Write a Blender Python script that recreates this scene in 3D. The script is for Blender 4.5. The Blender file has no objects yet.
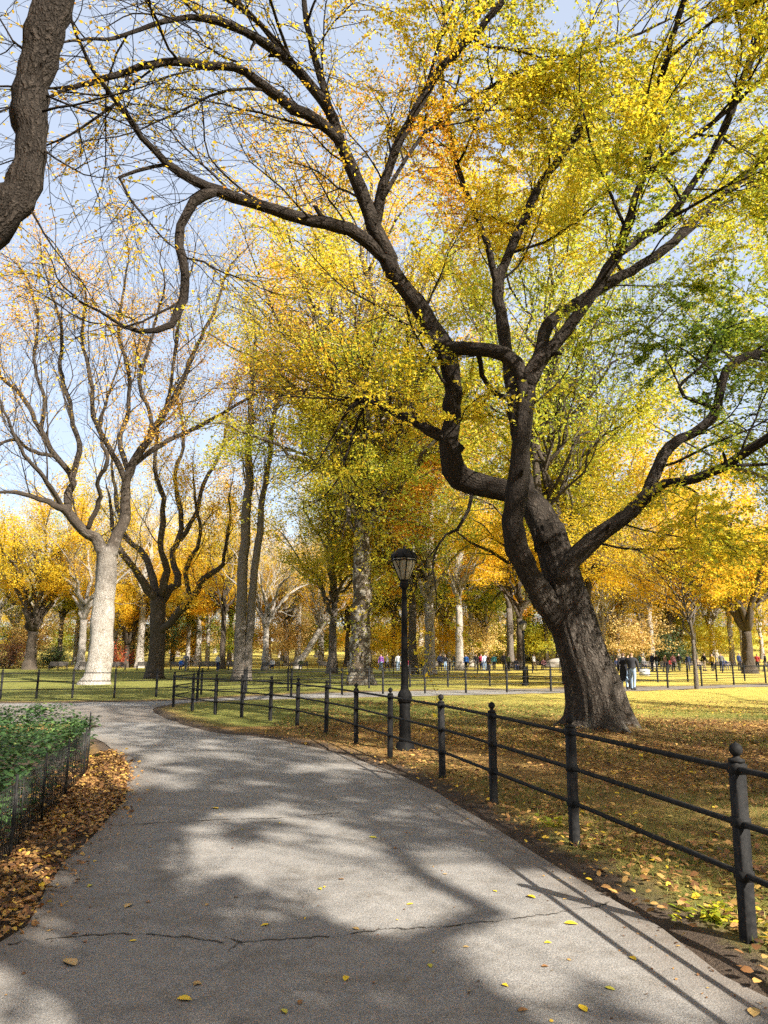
import bpy, math, random
import numpy as np
from mathutils import Vector, Matrix

R = math.radians
random.seed(7)
rng = np.random.default_rng(7)
SC = bpy.context.scene
COL = SC.collection

# ------------------------------------------------------------------ camera model
F, W, H = 735.0, 768, 1024
TH = R(11.01)
CAM = np.array([0.0, 0.0, 1.6])
S_, C_ = math.sin(TH), math.cos(TH)

def ray(px, py):
    u = (512 - py) / F
    return np.array([(px - 384) / F, C_ - u * S_, S_ + u * C_])

def at(px, py, Y):
    d = ray(px, py)
    return CAM + d * (Y / d[1])

def gnd(px, py, z=0.0):
    d = ray(px, py)
    t = (z - CAM[2]) / d[2]
    return CAM + d * t

def mpp(p):
    return (p[1] * C_ + (p[2] - CAM[2]) * S_) / F          # metres per pixel at a point

# ------------------------------------------------------------------ mesh helpers
def make_mesh(name, V, quads=None, tris=None, smooth=False, attrs=None, mats=None, qmat=None, vec=None):
    me = bpy.data.meshes.new(name)
    V = np.asarray(V, dtype=np.float32).reshape(-1, 3)
    q = np.zeros((0, 4), np.int32) if quads is None or len(quads) == 0 else np.asarray(quads, np.int32)
    t = np.zeros((0, 3), np.int32) if tris is None or len(tris) == 0 else np.asarray(tris, np.int32)
    nl = q.size + t.size
    me.vertices.add(len(V)); me.vertices.foreach_set('co', V.ravel())
    me.loops.add(nl); me.loops.foreach_set('vertex_index', np.concatenate([q.ravel(), t.ravel()]))
    me.polygons.add(len(q) + len(t))
    ls = np.concatenate([np.arange(len(q)) * 4, q.size + np.arange(len(t)) * 3]).astype(np.int32)
    me.polygons.foreach_set('loop_start', ls)
    if smooth:
        me.polygons.foreach_set('use_smooth', np.ones(len(q) + len(t), dtype=bool))
    if qmat is not None:
        me.polygons.foreach_set('material_index', np.asarray(qmat, np.int32))
    for k, a in (attrs or {}).items():
        at_ = me.attributes.new(k, 'FLOAT', 'POINT')
        at_.data.foreach_set('value', np.asarray(a, np.float32))
    if vec is not None:
        at_ = me.attributes.new('bark', 'FLOAT_VECTOR', 'POINT'); at_.data.foreach_set('vector', np.asarray(vec, np.float32).ravel())
    for m in (mats or []):
        me.materials.append(m)
    me.update(calc_edges=True)
    me.validate()
    return me

def link(name, me, parent=None, loc=None):
    o = bpy.data.objects.new(name, me)
    COL.objects.link(o)
    if parent is not None:
        o.parent = parent
    if loc is not None:
        o.location = loc
    return o

def tag(o, label=None, cat=None, group=None, kind=None):
    if label: o['label'] = label
    if cat: o['category'] = cat
    if group: o['group'] = group
    if kind: o['kind'] = kind
    return o

def empty(name, loc, label, cat, group=None, rz=0.0):
    o = bpy.data.objects.new(name, None)
    o.empty_display_size = 0.2
    COL.objects.link(o)
    o.location = loc
    o.rotation_euler = (0, 0, rz)
    return tag(o, label, cat, group)

class MB:
    """collects boxes, tubes and lathes into one mesh"""
    def __init__(s): s.V = []; s.Q = []; s.T = []; s.n = 0
    def add(s, V, Q=None, T=None):
        V = np.asarray(V, float).reshape(-1, 3)
        if Q is not None and len(Q): s.Q.append(np.asarray(Q, int) + s.n)
        if T is not None and len(T): s.T.append(np.asarray(T, int) + s.n)
        s.V.append(V); s.n += len(V)
    def box(s, c, size, rz=0.0, M=None, bev=0.0):
        h = np.array(size) / 2.0
        v = np.array([[x, y, z] for x in (-1, 1) for y in (-1, 1) for z in (-1, 1)], float) * h
        if M is not None: v = v @ np.array(M).T
        elif rz:
            c_, s_ = math.cos(rz), math.sin(rz)
            v = v @ np.array([[c_, -s_, 0], [s_, c_, 0], [0, 0, 1]]).T
        s.add(v + np.array(c), [[0, 1, 3, 2], [4, 6, 7, 5], [0, 4, 5, 1], [2, 3, 7, 6], [0, 2, 6, 4], [1, 5, 7, 3]])
    def tube(s, pts, rad, sides=8):
        V, Q, T = tube_arrays(np.asarray(pts, float)[None], np.broadcast_to(np.asarray(rad, float), (len(pts),))[None], sides)
        s.add(V, Q, T)
    def lathe(s, prof, c=(0, 0, 0), sides=16, rz=0.0):
        prof = np.asarray(prof, float)
        a = np.arange(sides) / sides * 2 * math.pi + rz
        k = len(prof)
        V = np.stack([np.outer(prof[:, 0], np.cos(a)), np.outer(prof[:, 0], np.sin(a)),
                      np.repeat(prof[:, 1][:, None], sides, 1)], -1).reshape(-1, 3) + np.array(c)
        i = np.arange(k - 1)[:, None] * sides; j = np.arange(sides)[None]; j2 = (j + 1) % sides
        Q = np.stack([i + j, i + j2, i + sides + j2, i + sides + j], -1).reshape(-1, 4)
        n = len(V)
        V = np.vstack([V, [[c[0], c[1], c[2] + prof[0, 1]], [c[0], c[1], c[2] + prof[-1, 1]]]])
        jj = np.arange(sides); jj2 = (jj + 1) % sides
        T = np.vstack([np.stack([jj2, jj, np.full(sides, n)], -1),
                       np.stack([(k - 1) * sides + jj, (k - 1) * sides + jj2, np.full(sides, n + 1)], -1)])
        s.add(V, Q, T)
    def mesh(s, name, mat, smooth=False):
        return make_mesh(name, np.vstack(s.V), np.vstack(s.Q) if s.Q else None, np.vstack(s.T) if s.T else None, smooth, mats=[mat])
    def build(s, name, mat, parent=None, smooth=False, loc=None):
        return link(name, s.mesh(name, mat, smooth), parent, loc)

def norm(a):
    return a / np.maximum(np.linalg.norm(a, axis=-1, keepdims=True), 1e-9)

def tube_arrays(P, Rr, sides, lobes=None):
    """P (N,k,3), Rr (N,k) -> vertices and faces of N closed tubes"""
    N, k, _ = P.shape
    T = norm(np.gradient(P, axis=1))
    ax = np.abs(T).max(axis=1).argmin(axis=-1)
    ref = np.eye(3)[ax][:, None, :]
    U = norm(np.cross(T, ref)); Vv = np.cross(T, U)
    a = np.arange(sides) / sides * 2 * math.pi
    rad = np.repeat(Rr[:, :, None], sides, 2)
    if lobes is not None: rad = rad * lobes(np.arange(k), a)
    ring = P[:, :, None, :] + rad[..., None] * (np.cos(a)[None, None, :, None] * U[:, :, None, :] + np.sin(a)[None, None, :, None] * Vv[:, :, None, :])
    V = ring.reshape(-1, 3)
    base = (np.arange(N) * k * sides)[:, None, None]
    i = (np.arange(k - 1) * sides)[None, :, None]; j = np.arange(sides)[None, None]; j2 = (j + 1) % sides
    Q = np.stack(np.broadcast_arrays(base + i + j, base + i + j2, base + i + sides + j2, base + i + sides + j), -1).reshape(-1, 4)
    # end caps
    n0 = len(V)
    caps = np.concatenate([P[:, 0], P[:, -1]])
    V = np.vstack([V, caps])
    b = (np.arange(N) * k * sides)[:, None]; jj = np.arange(sides)[None]; jj2 = (jj + 1) % sides
    T0 = np.stack(np.broadcast_arrays(b + jj2, b + jj, n0 + np.arange(N)[:, None]), -1).reshape(-1, 3)
    e = b + (k - 1) * sides
    T1 = np.stack(np.broadcast_arrays(e + jj, e + jj2, n0 + N + np.arange(N)[:, None]), -1).reshape(-1, 3)
    return V, Q, np.vstack([T0, T1])

def tube_bark(P, Rr, sides, off):
    N, k, _ = P.shape
    s = np.concatenate([np.zeros((N, 1)), np.cumsum(np.linalg.norm(np.diff(P, axis=1), axis=2), axis=1)], 1) + off[:, None]
    r = np.maximum(Rr.mean(1), .02)[:, None, None]
    a = np.arange(sides) / sides * 2 * math.pi
    B = np.stack(np.broadcast_arrays(r * np.cos(a), r * np.sin(a), s[:, :, None]), -1).reshape(-1, 3)
    z = np.zeros(N)
    return np.vstack([B, np.stack([z, z, s[:, 0]], -1), np.stack([z, z, s[:, -1]], -1)])

def leaf_mesh(name, pos, axis, nrm, length, width, tint, mat, fold=0.15, oval=False):
    """one folded kite per leaf"""
    axis = norm(axis); side = norm(np.cross(nrm, axis)); up = np.cross(axis, side)
    L = length[:, None]; Wd = width[:, None]
    v0 = pos - axis * L * .5
    v2 = pos + axis * L * .5
    mid = pos - axis * L * .05 + up * Wd * fold
    if oval:
        a = pos - axis * L * .22 + up * Wd * fold; b = pos + axis * L * .2 + up * Wd * fold * 1.2
        V = np.stack([v0, a + side * Wd * .46, b + side * Wd * .42, v2 + up * Wd * fold * .8, b - side * Wd * .42, a - side * Wd * .46], 1).reshape(-1, 3)
        i = (np.arange(len(pos)) * 6)[:, None]
        Q = np.vstack([i + np.array([[0, 1, 2, 5]]), i + np.array([[5, 2, 3, 4]])])
        return make_mesh(name, V, Q, attrs={'tint': np.repeat(tint, 6)}, mats=[mat])
    V = np.stack([v0, mid + side * Wd * .5, v2, mid - side * Wd * .5], 1).reshape(-1, 3)
    Q = np.arange(len(pos) * 4).reshape(-1, 4)
    return make_mesh(name, V, Q, attrs={'tint': np.repeat(tint, 4)}, mats=[mat])

def lnoise(p, s, seed=0):
    """cheap smooth noise from sines, about -1..1"""
    g = np.random.default_rng(seed + 11)
    out = 0
    for i in range(5):
        k = g.normal(size=3); k = k / np.linalg.norm(k) * s * (0.7 + 0.5 * i)
        out = out + np.sin(p @ k + g.uniform(0, 6.28)) / (1 + .4 * i)
    return out / 2.2

# ------------------------------------------------------------------ materials
def new_mat(name):
    m = bpy.data.materials.new(name); m.use_nodes = True
    nt = m.node_tree; nt.nodes.clear()
    out = nt.nodes.new('ShaderNodeOutputMaterial')
    return m, nt, out

def ramp(nt, stops, fac=None):
    r = nt.nodes.new('ShaderNodeValToRGB')
    el = r.color_ramp.elements
    while len(el) > 1: el.remove(el[-1])
    el[0].position = stops[0][0]; el[0].color = (*stops[0][1], 1)
    for p, c in stops[1:]:
        e = el.new(p); e.color = (*c, 1)
    if fac is not None: nt.links.new(fac, r.inputs['Fac'])
    return r

def noise(nt, scale, detail=4, rough=.6, vec=None, dim='3D'):
    n = nt.nodes.new('ShaderNodeTexNoise'); n.inputs['Scale'].default_value = scale
    n.inputs['Detail'].default_value = detail; n.inputs['Roughness'].default_value = rough
    if vec is not None: nt.links.new(vec, n.inputs['Vector'])
    return n

def mixc(nt, fac, a, b, mode='MIX'):
    m = nt.nodes.new('ShaderNodeMix'); m.data_type = 'RGBA'; m.blend_type = mode
    for s, v in ((m.inputs[0], fac), (m.inputs[6], a), (m.inputs[7], b)):
        if isinstance(v, (int, float)): s.default_value = v
        elif isinstance(v, tuple): s.default_value = (*v, 1)
        else: nt.links.new(v, s)
    return m.outputs[2]

def math_(nt, op, a, b=None, c=None, clamp=False):
    m = nt.nodes.new('ShaderNodeMath'); m.operation = op; m.use_clamp = clamp
    for i, v in enumerate((a, b, c)):
        if v is None: continue
        if isinstance(v, (int, float)): m.inputs[i].default_value = v
        else: nt.links.new(v, m.inputs[i])
    return m.outputs[0]

def bump(nt, h, strength=.5, dist=.02):
    b = nt.nodes.new('ShaderNodeBump'); b.inputs['Strength'].default_value = strength
    b.inputs['Distance'].default_value = dist
    nt.links.new(h, b.inputs['Height'])
    return b.outputs['Normal']

def principled(nt, out, col, rough=.8, nrm=None, spec=.3, metal=0.0):
    p = nt.nodes.new('ShaderNodeBsdfPrincipled')
    if isinstance(col, tuple): p.inputs['Base Color'].default_value = (*col, 1)
    else: nt.links.new(col, p.inputs['Base Color'])
    if isinstance(rough, (int, float)): p.inputs['Roughness'].default_value = rough
    else: nt.links.new(rough, p.inputs['Roughness'])
    p.inputs['Specular IOR Level'].default_value = spec
    p.inputs['Metallic'].default_value = metal
    if nrm is not None: nt.links.new(nrm, p.inputs['Normal'])
    if out is not None: nt.links.new(p.outputs[0], out.inputs['Surface'])
    return p

def attr(nt, name):
    a = nt.nodes.new('ShaderNodeAttribute'); a.attribute_name = name
    return a.outputs['Fac']

def leaf_mat(name, stops, trans=.4, rnd=.18):
    m, nt, out = new_mat(name)
    g = nt.nodes.new('ShaderNodeNewGeometry')
    oi = nt.nodes.new('ShaderNodeObjectInfo')
    t = math_(nt, 'MULTIPLY_ADD', g.outputs['Random Per Island'], rnd * 2, -rnd)
    t2 = math_(nt, 'MULTIPLY_ADD', oi.outputs['Random'], .14, -.07)
    t = math_(nt, 'ADD', t, attr(nt, 'tint'))
    t = math_(nt, 'ADD', t, t2, clamp=True)
    r = ramp(nt, stops, t)
    p = principled(nt, None, r.outputs[0], .55, spec=.25)
    tr = nt.nodes.new('ShaderNodeBsdfTranslucent'); nt.links.new(mixc(nt, 1.0, r.outputs[0], (1.3, 1.3, 1.15), 'MULTIPLY'), tr.inputs['Color'])
    mx = nt.nodes.new('ShaderNodeMixShader'); mx.inputs[0].default_value = trans
    nt.links.new(p.outputs[0], mx.inputs[1]); nt.links.new(tr.outputs[0], mx.inputs[2])
    nt.links.new(mx.outputs[0], out.inputs['Surface'])
    return m

def bark_mat(name, dark, mid, light, sc=1.0, lichen=None, patch=.55, top=None, bdist=.035, zr=(9.0, 13.5)):
    m, nt, out = new_mat(name)
    tc = nt.nodes.new('ShaderNodeTexCoord')
    bk = nt.nodes.new('ShaderNodeAttribute'); bk.attribute_name = 'bark'
    mp = nt.nodes.new('ShaderNodeMapping'); mp.inputs['Scale'].default_value = (10 * sc, 10 * sc, 2.0 * sc)
    nt.links.new(bk.outputs['Vector'], mp.inputs['Vector'])
    wob = noise(nt, 3.0, 4, .65, bk.outputs['Vector'])
    add = nt.nodes.new('ShaderNodeVectorMath'); add.operation = 'MULTIPLY_ADD'
    nt.links.new(wob.outputs['Color'], add.inputs[0]); add.inputs[1].default_value = (2.6, 2.6, 2.6)
    nt.links.new(mp.outputs[0], add.inputs[2])
    v = nt.nodes.new('ShaderNodeTexVoronoi'); v.feature = 'DISTANCE_TO_EDGE'; v.inputs['Scale'].default_value = 1.5
    nt.links.new(add.outputs[0], v.inputs['Vector'])
    v2 = nt.nodes.new('ShaderNodeTexVoronoi'); v2.feature = 'DISTANCE_TO_EDGE'; v2.inputs['Scale'].default_value = 4.2
    nt.links.new(add.outputs[0], v2.inputs['Vector'])
    n = noise(nt, 1.3, 8, .75, add.outputs[0])
    fur = math_(nt, 'MULTIPLY', v.outputs['Distance'], 2.0, clamp=True)
    fur = math_(nt, 'MULTIPLY_ADD', math_(nt, 'MULTIPLY', v2.outputs['Distance'], 2.0, clamp=True), .35, fur)
    h = math_(nt, 'MULTIPLY_ADD', n.outputs['Fac'], .8, fur)
    r = ramp(nt, [(.2, dark), (.55, mid), (1.0, light)], math_(nt, 'MULTIPLY', h, .62))
    col = r.outputs[0]
    big = noise(nt, 1.1 * sc, 5, .7, tc.outputs['Object'])
    col = mixc(nt, math_(nt, 'MULTIPLY_ADD', big.outputs['Fac'], 1.8, -.4, clamp=True), tuple(x * .65 for x in mid), col)
    if lichen is not None:
        pn = noise(nt, 3.2 * sc, 6, .75, tc.outputs['Object'])
        pr = ramp(nt, [(patch, (0, 0, 0)), (patch + .06, (1, 1, 1))], pn.outputs['Fac'])
        col = mixc(nt, math_(nt, 'MULTIPLY', pr.outputs[0], .8), col, lichen)
    if top is not None:      # darker upper limbs: leaning tree's shade in the colour, elm's own grey bark
        sx = nt.nodes.new('ShaderNodeSeparateXYZ'); nt.links.new(tc.outputs['Object'], sx.inputs[0])
        zn = noise(nt, .8, 4, .7, tc.outputs['Object'])
        zz = math_(nt, 'MULTIPLY_ADD', zn.outputs['Fac'], 7.0, sx.outputs['Z'])
        mr = nt.nodes.new('ShaderNodeMapRange'); nt.links.new(zz, mr.inputs[0]); mr.inputs[1].default_value = zr[0]; mr.inputs[2].default_value = zr[1]
        col = mixc(nt, mr.outputs[0], col, mixc(nt, fur, tuple(x * .4 for x in top), top))
    principled(nt, out, col, .92, bump(nt, h, 1.0, bdist / sc), .12)
    return m

# leaf ramps: green -> yellow -> gold -> orange
GREEN, LIME, YEL, GOLD, ORG = (.075, .13, .02), (.30, .35, .035), (.66, .53, .035), (.66, .37, .025), (.55, .20, .02)
M_leaf_main = leaf_mat('main_leaf', [(0, GREEN), (.3, LIME), (.55, YEL), (.75, (.68, .45, .03)), (.9, GOLD), (1, (.60, .24, .025))], .55, .17)
M_leaf_lime = leaf_mat('lime_leaf', [(0, (.07, .12, .02)), (.35, (.24, .29, .035)), (.65, (.50, .46, .045)), (1, (.64, .45, .035))], .56)
M_leaf_plane = leaf_mat('plane_leaf', [(0, (.08, .13, .02)), (.25, (.31, .35, .04)), (.55, (.57, .50, .045)), (.78, (.68, .45, .035)), (1, (.64, .28, .03))], .56)
M_leaf_gold = leaf_mat('gold_leaf', [(0, (.44, .39, .04)), (.4, (.70, .50, .035)), (.75, (.72, .41, .028)), (1, (.62, .26, .025))], .55)
M_leaf_orange = leaf_mat('orange_leaf', [(0, (.66, .46, .05)), (.5, (.66, .37, .04)), (1, (.52, .20, .03))], .38)
M_leaf_pale = leaf_mat('pale_tan_leaf', [(0, (.48, .37, .14)), (.5, (.52, .38, .13)), (1, (.50, .31, .10))], .3)
M_leaf_red = leaf_mat('red_leaf', [(0, (.42, .14, .05)), (.6, (.42, .09, .035)), (1, (.32, .06, .03))], .35)
M_leaf_rust = leaf_mat('rust_leaf', [(0, (.30, .17, .09)), (1, (.28, .10, .06))], .25)
M_leaf_dark = leaf_mat('dark_evergreen_leaf', [(0, (.015, .035, .012)), (1, (.06, .09, .03))], .2)
M_bed = leaf_mat('bed_leaf', [(0, (.012, .032, .010)), (.5, (.036, .078, .022)), (.85, (.10, .18, .05)), (1, (.30, .30, .10))], .3)
M_litter = leaf_mat('litter_leaf', [(0, (.07, .034, .016)), (.3, (.21, .10, .036)), (.55, (.36, .20, .068)), (.8, (.52, .33, .09)), (1, (.74, .50, .04))], .15, .38)
M_grass = leaf_mat('grass_blade', [(0, (.05, .085, .015)), (.5, (.13, .16, .03)), (1, (.36, .32, .08))], .35, .3)
M_stem = bark_mat('plant_stem', (.03, .04, .015), (.06, .07, .03), (.1, .1, .05))

M_bark_main = bark_mat('dark_furrowed_bark', (.012, .009, .007), (.095, .079, .063), (.26, .225, .185), 1.0, (.19, .175, .135), .60, (.056, .045, .036), .05, (4.6, 9.0))
M_bark_grey = bark_mat('grey_bark', (.06, .05, .04), (.17, .145, .12), (.34, .30, .26), .8)
M_bark_white = bark_mat('pale_bark', (.10, .085, .07), (.40, .36, .31), (.56, .51, .45), .8, (.26, .235, .19), .56, None, .02)
M_bark_elm = bark_mat('pale_elm_bark', (.12, .10, .082), (.46, .42, .365), (.66, .61, .55), .9, (.23, .195, .155), .54, (.10, .08, .062), .04, (8.0, 12.0))
M_bark_limb = bark_mat('grey_limb_bark', (.09, .075, .06), (.22, .19, .16), (.42, .37, .32), .8)
M_bark_plane = bark_mat('mottled_plane_bark', (.06, .045, .03), (.13, .10, .07), (.20, .16, .11), .8, (.52, .47, .39), .515)
M_bark_brown = bark_mat('brown_bark', (.035, .027, .02), (.10, .08, .06), (.20, .16, .125), .9)

def iron_mat(name='black_painted_iron', k=1.0):
    m, nt, out = new_mat(name)
    tc = nt.nodes.new('ShaderNodeTexCoord')
    n = noise(nt, 22, 6, .7, tc.outputs['Object'])
    n2 = noise(nt, 160, 3, .6, tc.outputs['Object'])
    r = ramp(nt, [(p_, tuple(x * k for x in c_)) for p_, c_ in [(.3, (.010, .010, .010)), (.5, (.022, .0218, .0215)), (.66, (.040, .038, .036)), (.74, (.055, .038, .027))]], n.outputs['Fac'])
    rr = math_(nt, 'MULTIPLY_ADD', n.outputs['Fac'], .3, .5)
    h = math_(nt, 'ADD', n.outputs['Fac'], n2.outputs['Fac'])
    principled(nt, out, r.outputs[0], rr, bump(nt, h, .25, .004), .10)
    return m
M_iron = iron_mat(k=.68)
M_iron_lamp = iron_mat('black_lamp_iron', .42)

def wire_mat():
    m, nt, out = new_mat('weathered_wire')
    n = noise(nt, 30, 3)
    r = ramp(nt, [(.3, (.012, .012, .011)), (.7, (.05, .048, .044))], n.outputs['Fac'])
    principled(nt, out, r.outputs[0], .5, None, .5, .6)
    return m
M_wire = wire_mat()

def plain(name, col, rough=.8, var=.25, scale=14, spec=.3):
    m, nt, out = new_mat(name)
    tc = nt.nodes.new('ShaderNodeTexCoord')
    n = noise(nt, scale, 5, .65, tc.outputs['Object'])
    c = mixc(nt, n.outputs['Fac'], tuple(x * (1 - var) for x in col), tuple(min(1, x * (1 + var)) for x in col))
    principled(nt, out, c, rough, bump(nt, n.outputs['Fac'], .2, .01), spec)
    return m
M_glass = plain('frosted_lamp_glass', (.24, .215, .15), .25, .12, 6, .6)
M_bench = plain('weathered_bench_wood', (.10, .085, .07), .7, .4, 30)
M_benchleg = plain('cast_bench_leg', (.05, .05, .05), .7)
M_white = plain('white_board', (.42, .43, .43), .5, .05)
M_rock = plain('grey_rock', (.22, .2, .175), .9, .4, 2)

def path_mat():
    m, nt, out = new_mat('worn_asphalt')
    tc = nt.nodes.new('ShaderNodeTexCoord'); P = tc.outputs['Object']
    fine = noise(nt, 150, 3, .75, P)
    agg = nt.nodes.new('ShaderNodeTexVoronoi'); agg.inputs['Scale'].default_value = 90; nt.links.new(P, agg.inputs['Vector'])
    mid = noise(nt, 9, 6, .7, P)
    big = noise(nt, .55, 5, .6, P)
    base = ramp(nt, [(.3, (.165, .156, .143)), (.5, (.215, .205, .19)), (.72, (.27, .259, .24))], mid.outputs['Fac'])
    c = mixc(nt, math_(nt, 'MULTIPLY_ADD', big.outputs['Fac'], 1.4, -.35, clamp=True), base.outputs[0], (.23, .22, .203))
    sp = ramp(nt, [(.34, (.50, .50, .51)), (.5, (1, 1, 1)), (.66, (1.5, 1.49, 1.46))], fine.outputs['Fac'])
    c = mixc(nt, .9, c, sp.outputs[0], 'MULTIPLY')
    ag = ramp(nt, [(0, (1.25, 1.23, 1.2)), (.35, (.95, .95, .95)), (.8, (.6, .6, .6))], agg.outputs['Distance'])
    c = mixc(nt, .55, c, ag.outputs[0], 'MULTIPLY')
    stn = noise(nt, 2.3, 7, .75, P)
    st = ramp(nt, [(.50, (1, 1, 1)), (.62, (.74, .72, .69)), (.70, (.6, .58, .55))], stn.outputs['Fac'])
    c = mixc(nt, .8, c, st.outputs[0], 'MULTIPLY')
    # soil and leaf dust trodden on to the margins
    ed = math_(nt, 'ADD', attr(nt, 'edge'), math_(nt, 'MULTIPLY_ADD', noise(nt, 7, 6, .75, P).outputs['Fac'], .9, -.5), clamp=True)
    c = mixc(nt, math_(nt, 'MULTIPLY', ed, .55), c, (.12, .092, .066))
    h = math_(nt, 'ADD', math_(nt, 'MULTIPLY', fine.outputs['Fac'], .7), math_(nt, 'MULTIPLY', agg.outputs['Distance'], -.6))
    principled(nt, out, c, .85, bump(nt, h, .55, .006), .25)
    return m
M_path = path_mat()
M_crack = plain('crack_dirt', (.055, .048, .04), .95, .5, 60)

def ground_mat():
    m, nt, out = new_mat('lawn_and_litter')
    tc = nt.nodes.new('ShaderNodeTexCoord'); P = tc.outputs['Object']
    n1 = noise(nt, .8, 6, .65, P); n2 = noise(nt, 14, 6, .75, P); n3 = noise(nt, 60, 4, .75, P)
    g = ramp(nt, [(.3, (.05, .07, .014)), (.5, (.12, .135, .03)), (.7, (.26, .235, .06))], n2.outputs['Fac'])
    g2 = mixc(nt, math_(nt, 'MULTIPLY_ADD', n1.outputs['Fac'], 2.2, -.75, clamp=True), g.outputs[0], (.20, .18, .045))
    lt = ramp(nt, [(.28, (.06, .034, .018)), (.45, (.16, .09, .036)), (.58, (.34, .21, .07)), (.72, (.50, .34, .07))], n3.outputs['Fac'])
    gold = ramp(nt, [(.3, (.20, .17, .04)), (.5, (.40, .32, .07)), (.7, (.55, .42, .10))], n3.outputs['Fac'])
    so = ramp(nt, [(.3, (.035, .025, .018)), (.6, (.10, .075, .055)), (.8, (.2, .15, .1))], n3.outputs['Fac'])
    pat = math_(nt, 'MULTIPLY_ADD', noise(nt, 2.2, 7, .75, P).outputs['Fac'], 2.4, -1.2)
    def soft(name):
        return math_(nt, 'ADD', math_(nt, 'MULTIPLY', attr(nt, name), 1.5), math_(nt, 'SUBTRACT', pat, .25), clamp=True)
    c = mixc(nt, soft('gold'), g2, gold.outputs[0])
    c = mixc(nt, soft('litter'), c, lt.outputs[0])
    c = mixc(nt, soft('soil'), c, so.outputs[0])
    h = math_(nt, 'ADD', n3.outputs['Fac'], n2.outputs['Fac'])
    principled(nt, out, c, .95, bump(nt, h, .8, .03), .1)
    return m
M_ground = ground_mat()

# ------------------------------------------------------------------ curves
def catmull(P, n):
    P = np.asarray(P, float)
    if len(P) == 2:
        t = np.linspace(0, 1, n)[:, None]; return P[0] * (1 - t) + P[1] * t
    Q = np.vstack([2 * P[0] - P[1], P, 2 * P[-1] - P[-2]])
    seg = np.linalg.norm(np.diff(P[:, :3], axis=0), axis=1); s = np.concatenate([[0], np.cumsum(seg)])
    u = np.linspace(0, s[-1], n)
    i = np.clip(np.searchsorted(s, u, side='right') - 1, 0, len(P) - 2)
    t = ((u - s[i]) / np.maximum(seg[i], 1e-9))[:, None]
    p0, p1, p2, p3 = Q[i], Q[i + 1], Q[i + 2], Q[i + 3]
    return .5 * (2 * p1 + (p2 - p0) * t + (2 * p0 - 5 * p1 + 4 * p2 - p3) * t ** 2 + (3 * p1 - p0 - 3 * p2 + p3) * t ** 3)

def inside(poly, X, Y):
    r = np.zeros(X.shape, bool)
    n = len(poly)
    for i in range(n):
        x0, y0 = poly[i]; x1, y1 = poly[(i + 1) % n]
        if y0 == y1: continue
        c = ((y0 > Y) != (y1 > Y)) & (X < (x1 - x0) * (Y - y0) / (y1 - y0) + x0)
        r ^= c
    return r

def dist_poly(pts, X, Y, closed=False):
    d = np.full(X.shape, 1e9)
    n = len(pts)
    for i in range(n if closed else n - 1):
        a = np.array(pts[i]); b = np.array(pts[(i + 1) % n]); ab = b - a
        L = ab @ ab
        if L < 1e-9: continue
        t = np.clip(((X - a[0]) * ab[0] + (Y - a[1]) * ab[1]) / L, 0, 1)
        d = np.minimum(d, np.hypot(X - a[0] - t * ab[0], Y - a[1] - t * ab[1]))
    return d

# ------------------------------------------------------------------ path outline
def gl(lst): return [tuple(gnd(*p)[:2]) for p in lst]
right_edge = [(3.6, -12), (3.35, -3), (2.9, 1.5)] + gl([(768, 1000), (687, 945), (624, 905), (562, 872), (510, 838), (452, 803), (420, 784), (380, 767), (342, 755), (305, 745),
                                                 (258, 737), (211, 732), (178, 723), (158, 715), (154, 708.5), (175, 704), (210, 701.5), (291, 699), (425, 696), (551, 693.2), (668, 690), (768, 686.5)]) + [(60, 60)]
north_edge = [(60, 62.6)] + gl([(768, 684), (658, 686.5), (551, 688.5), (448, 690.5), (369, 692), (291, 694.5), (230, 698), (154, 701.5), (72, 702.5), (0, 703.5)]) + [(-40, 24.5), (-60, 23)]
left_edge = [(-60, 17.5), (-30, 17.0)] + gl([(20, 724), (70, 731), (100, 741), (118, 753), (128, 770), (130, 788), (115, 811), (78, 850), (47, 888), (20, 928), (0, 950)]) + [(-2.45, 2.2), (-2.6, -3), (-2.7, -12)]
re_s = [tuple(p) for p in catmull(np.array(right_edge[:15] + right_edge[15:]), 150)]
ne_s = [tuple(p) for p in catmull(np.array(north_edge), 90)]
le_s = [tuple(p) for p in catmull(np.array(left_edge), 110)]
def jag(pts, amp, seed):
    g = np.random.default_rng(seed); P = np.array(pts)
    n = g.normal(size=P.shape) * amp; n[0] = n[-1] = 0
    return [tuple(x) for x in P + n]
path_poly = jag(re_s, .018, 1) + ne_s + jag(le_s, .03, 2)

# bed on the left behind the wire fence
wire_line = gl([(-60, 935), (0, 874), (30, 838), (58, 806), (78, 786), (87, 774)])
bed_poly = wire_line + [tuple(gnd(86, 741)[:2]), tuple(gnd(60, 735)[:2]), (-9, 16.0), (-14, 12), (-9, 2.5)]

# fences, as base points
fence_near = [(3.15, .35), (2.5, 2.42)] + gl([(749, 946), (575, 850), (494, 808), (442.5, 782), (390, 760), (356, 746), (326, 735.5), (297, 728), (270, 722.5), (241.5, 718.5), (215, 716), (192, 712.5), (173, 708)])
fence_south = gl([(173, 708), (197, 701), (244, 699), (291, 697), (342, 694.8), (383, 694), (425, 693.5), (466, 693), (507, 692.5), (551, 691), (590, 690), (630, 689), (668, 688), (702, 686.2), (734, 684.7), (766, 683.5), (800, 682)])
fence_north = gl([(-80, 702.5), (-38, 701.5), (0, 700.6), (36, 700), (72, 699.5), (114, 699), (156, 698), (201, 695.5), (246, 693.3), (288, 692), (330, 690.3), (369, 689.3), (410, 688.3), (448, 687.6), (490, 686.6), (528, 685.6), (563, 684.9), (595, 684.5), (628, 684), (658, 683), (688, 682.3), (717, 681.9), (745, 681.5), (772, 681), (800, 680.6)])

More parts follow.
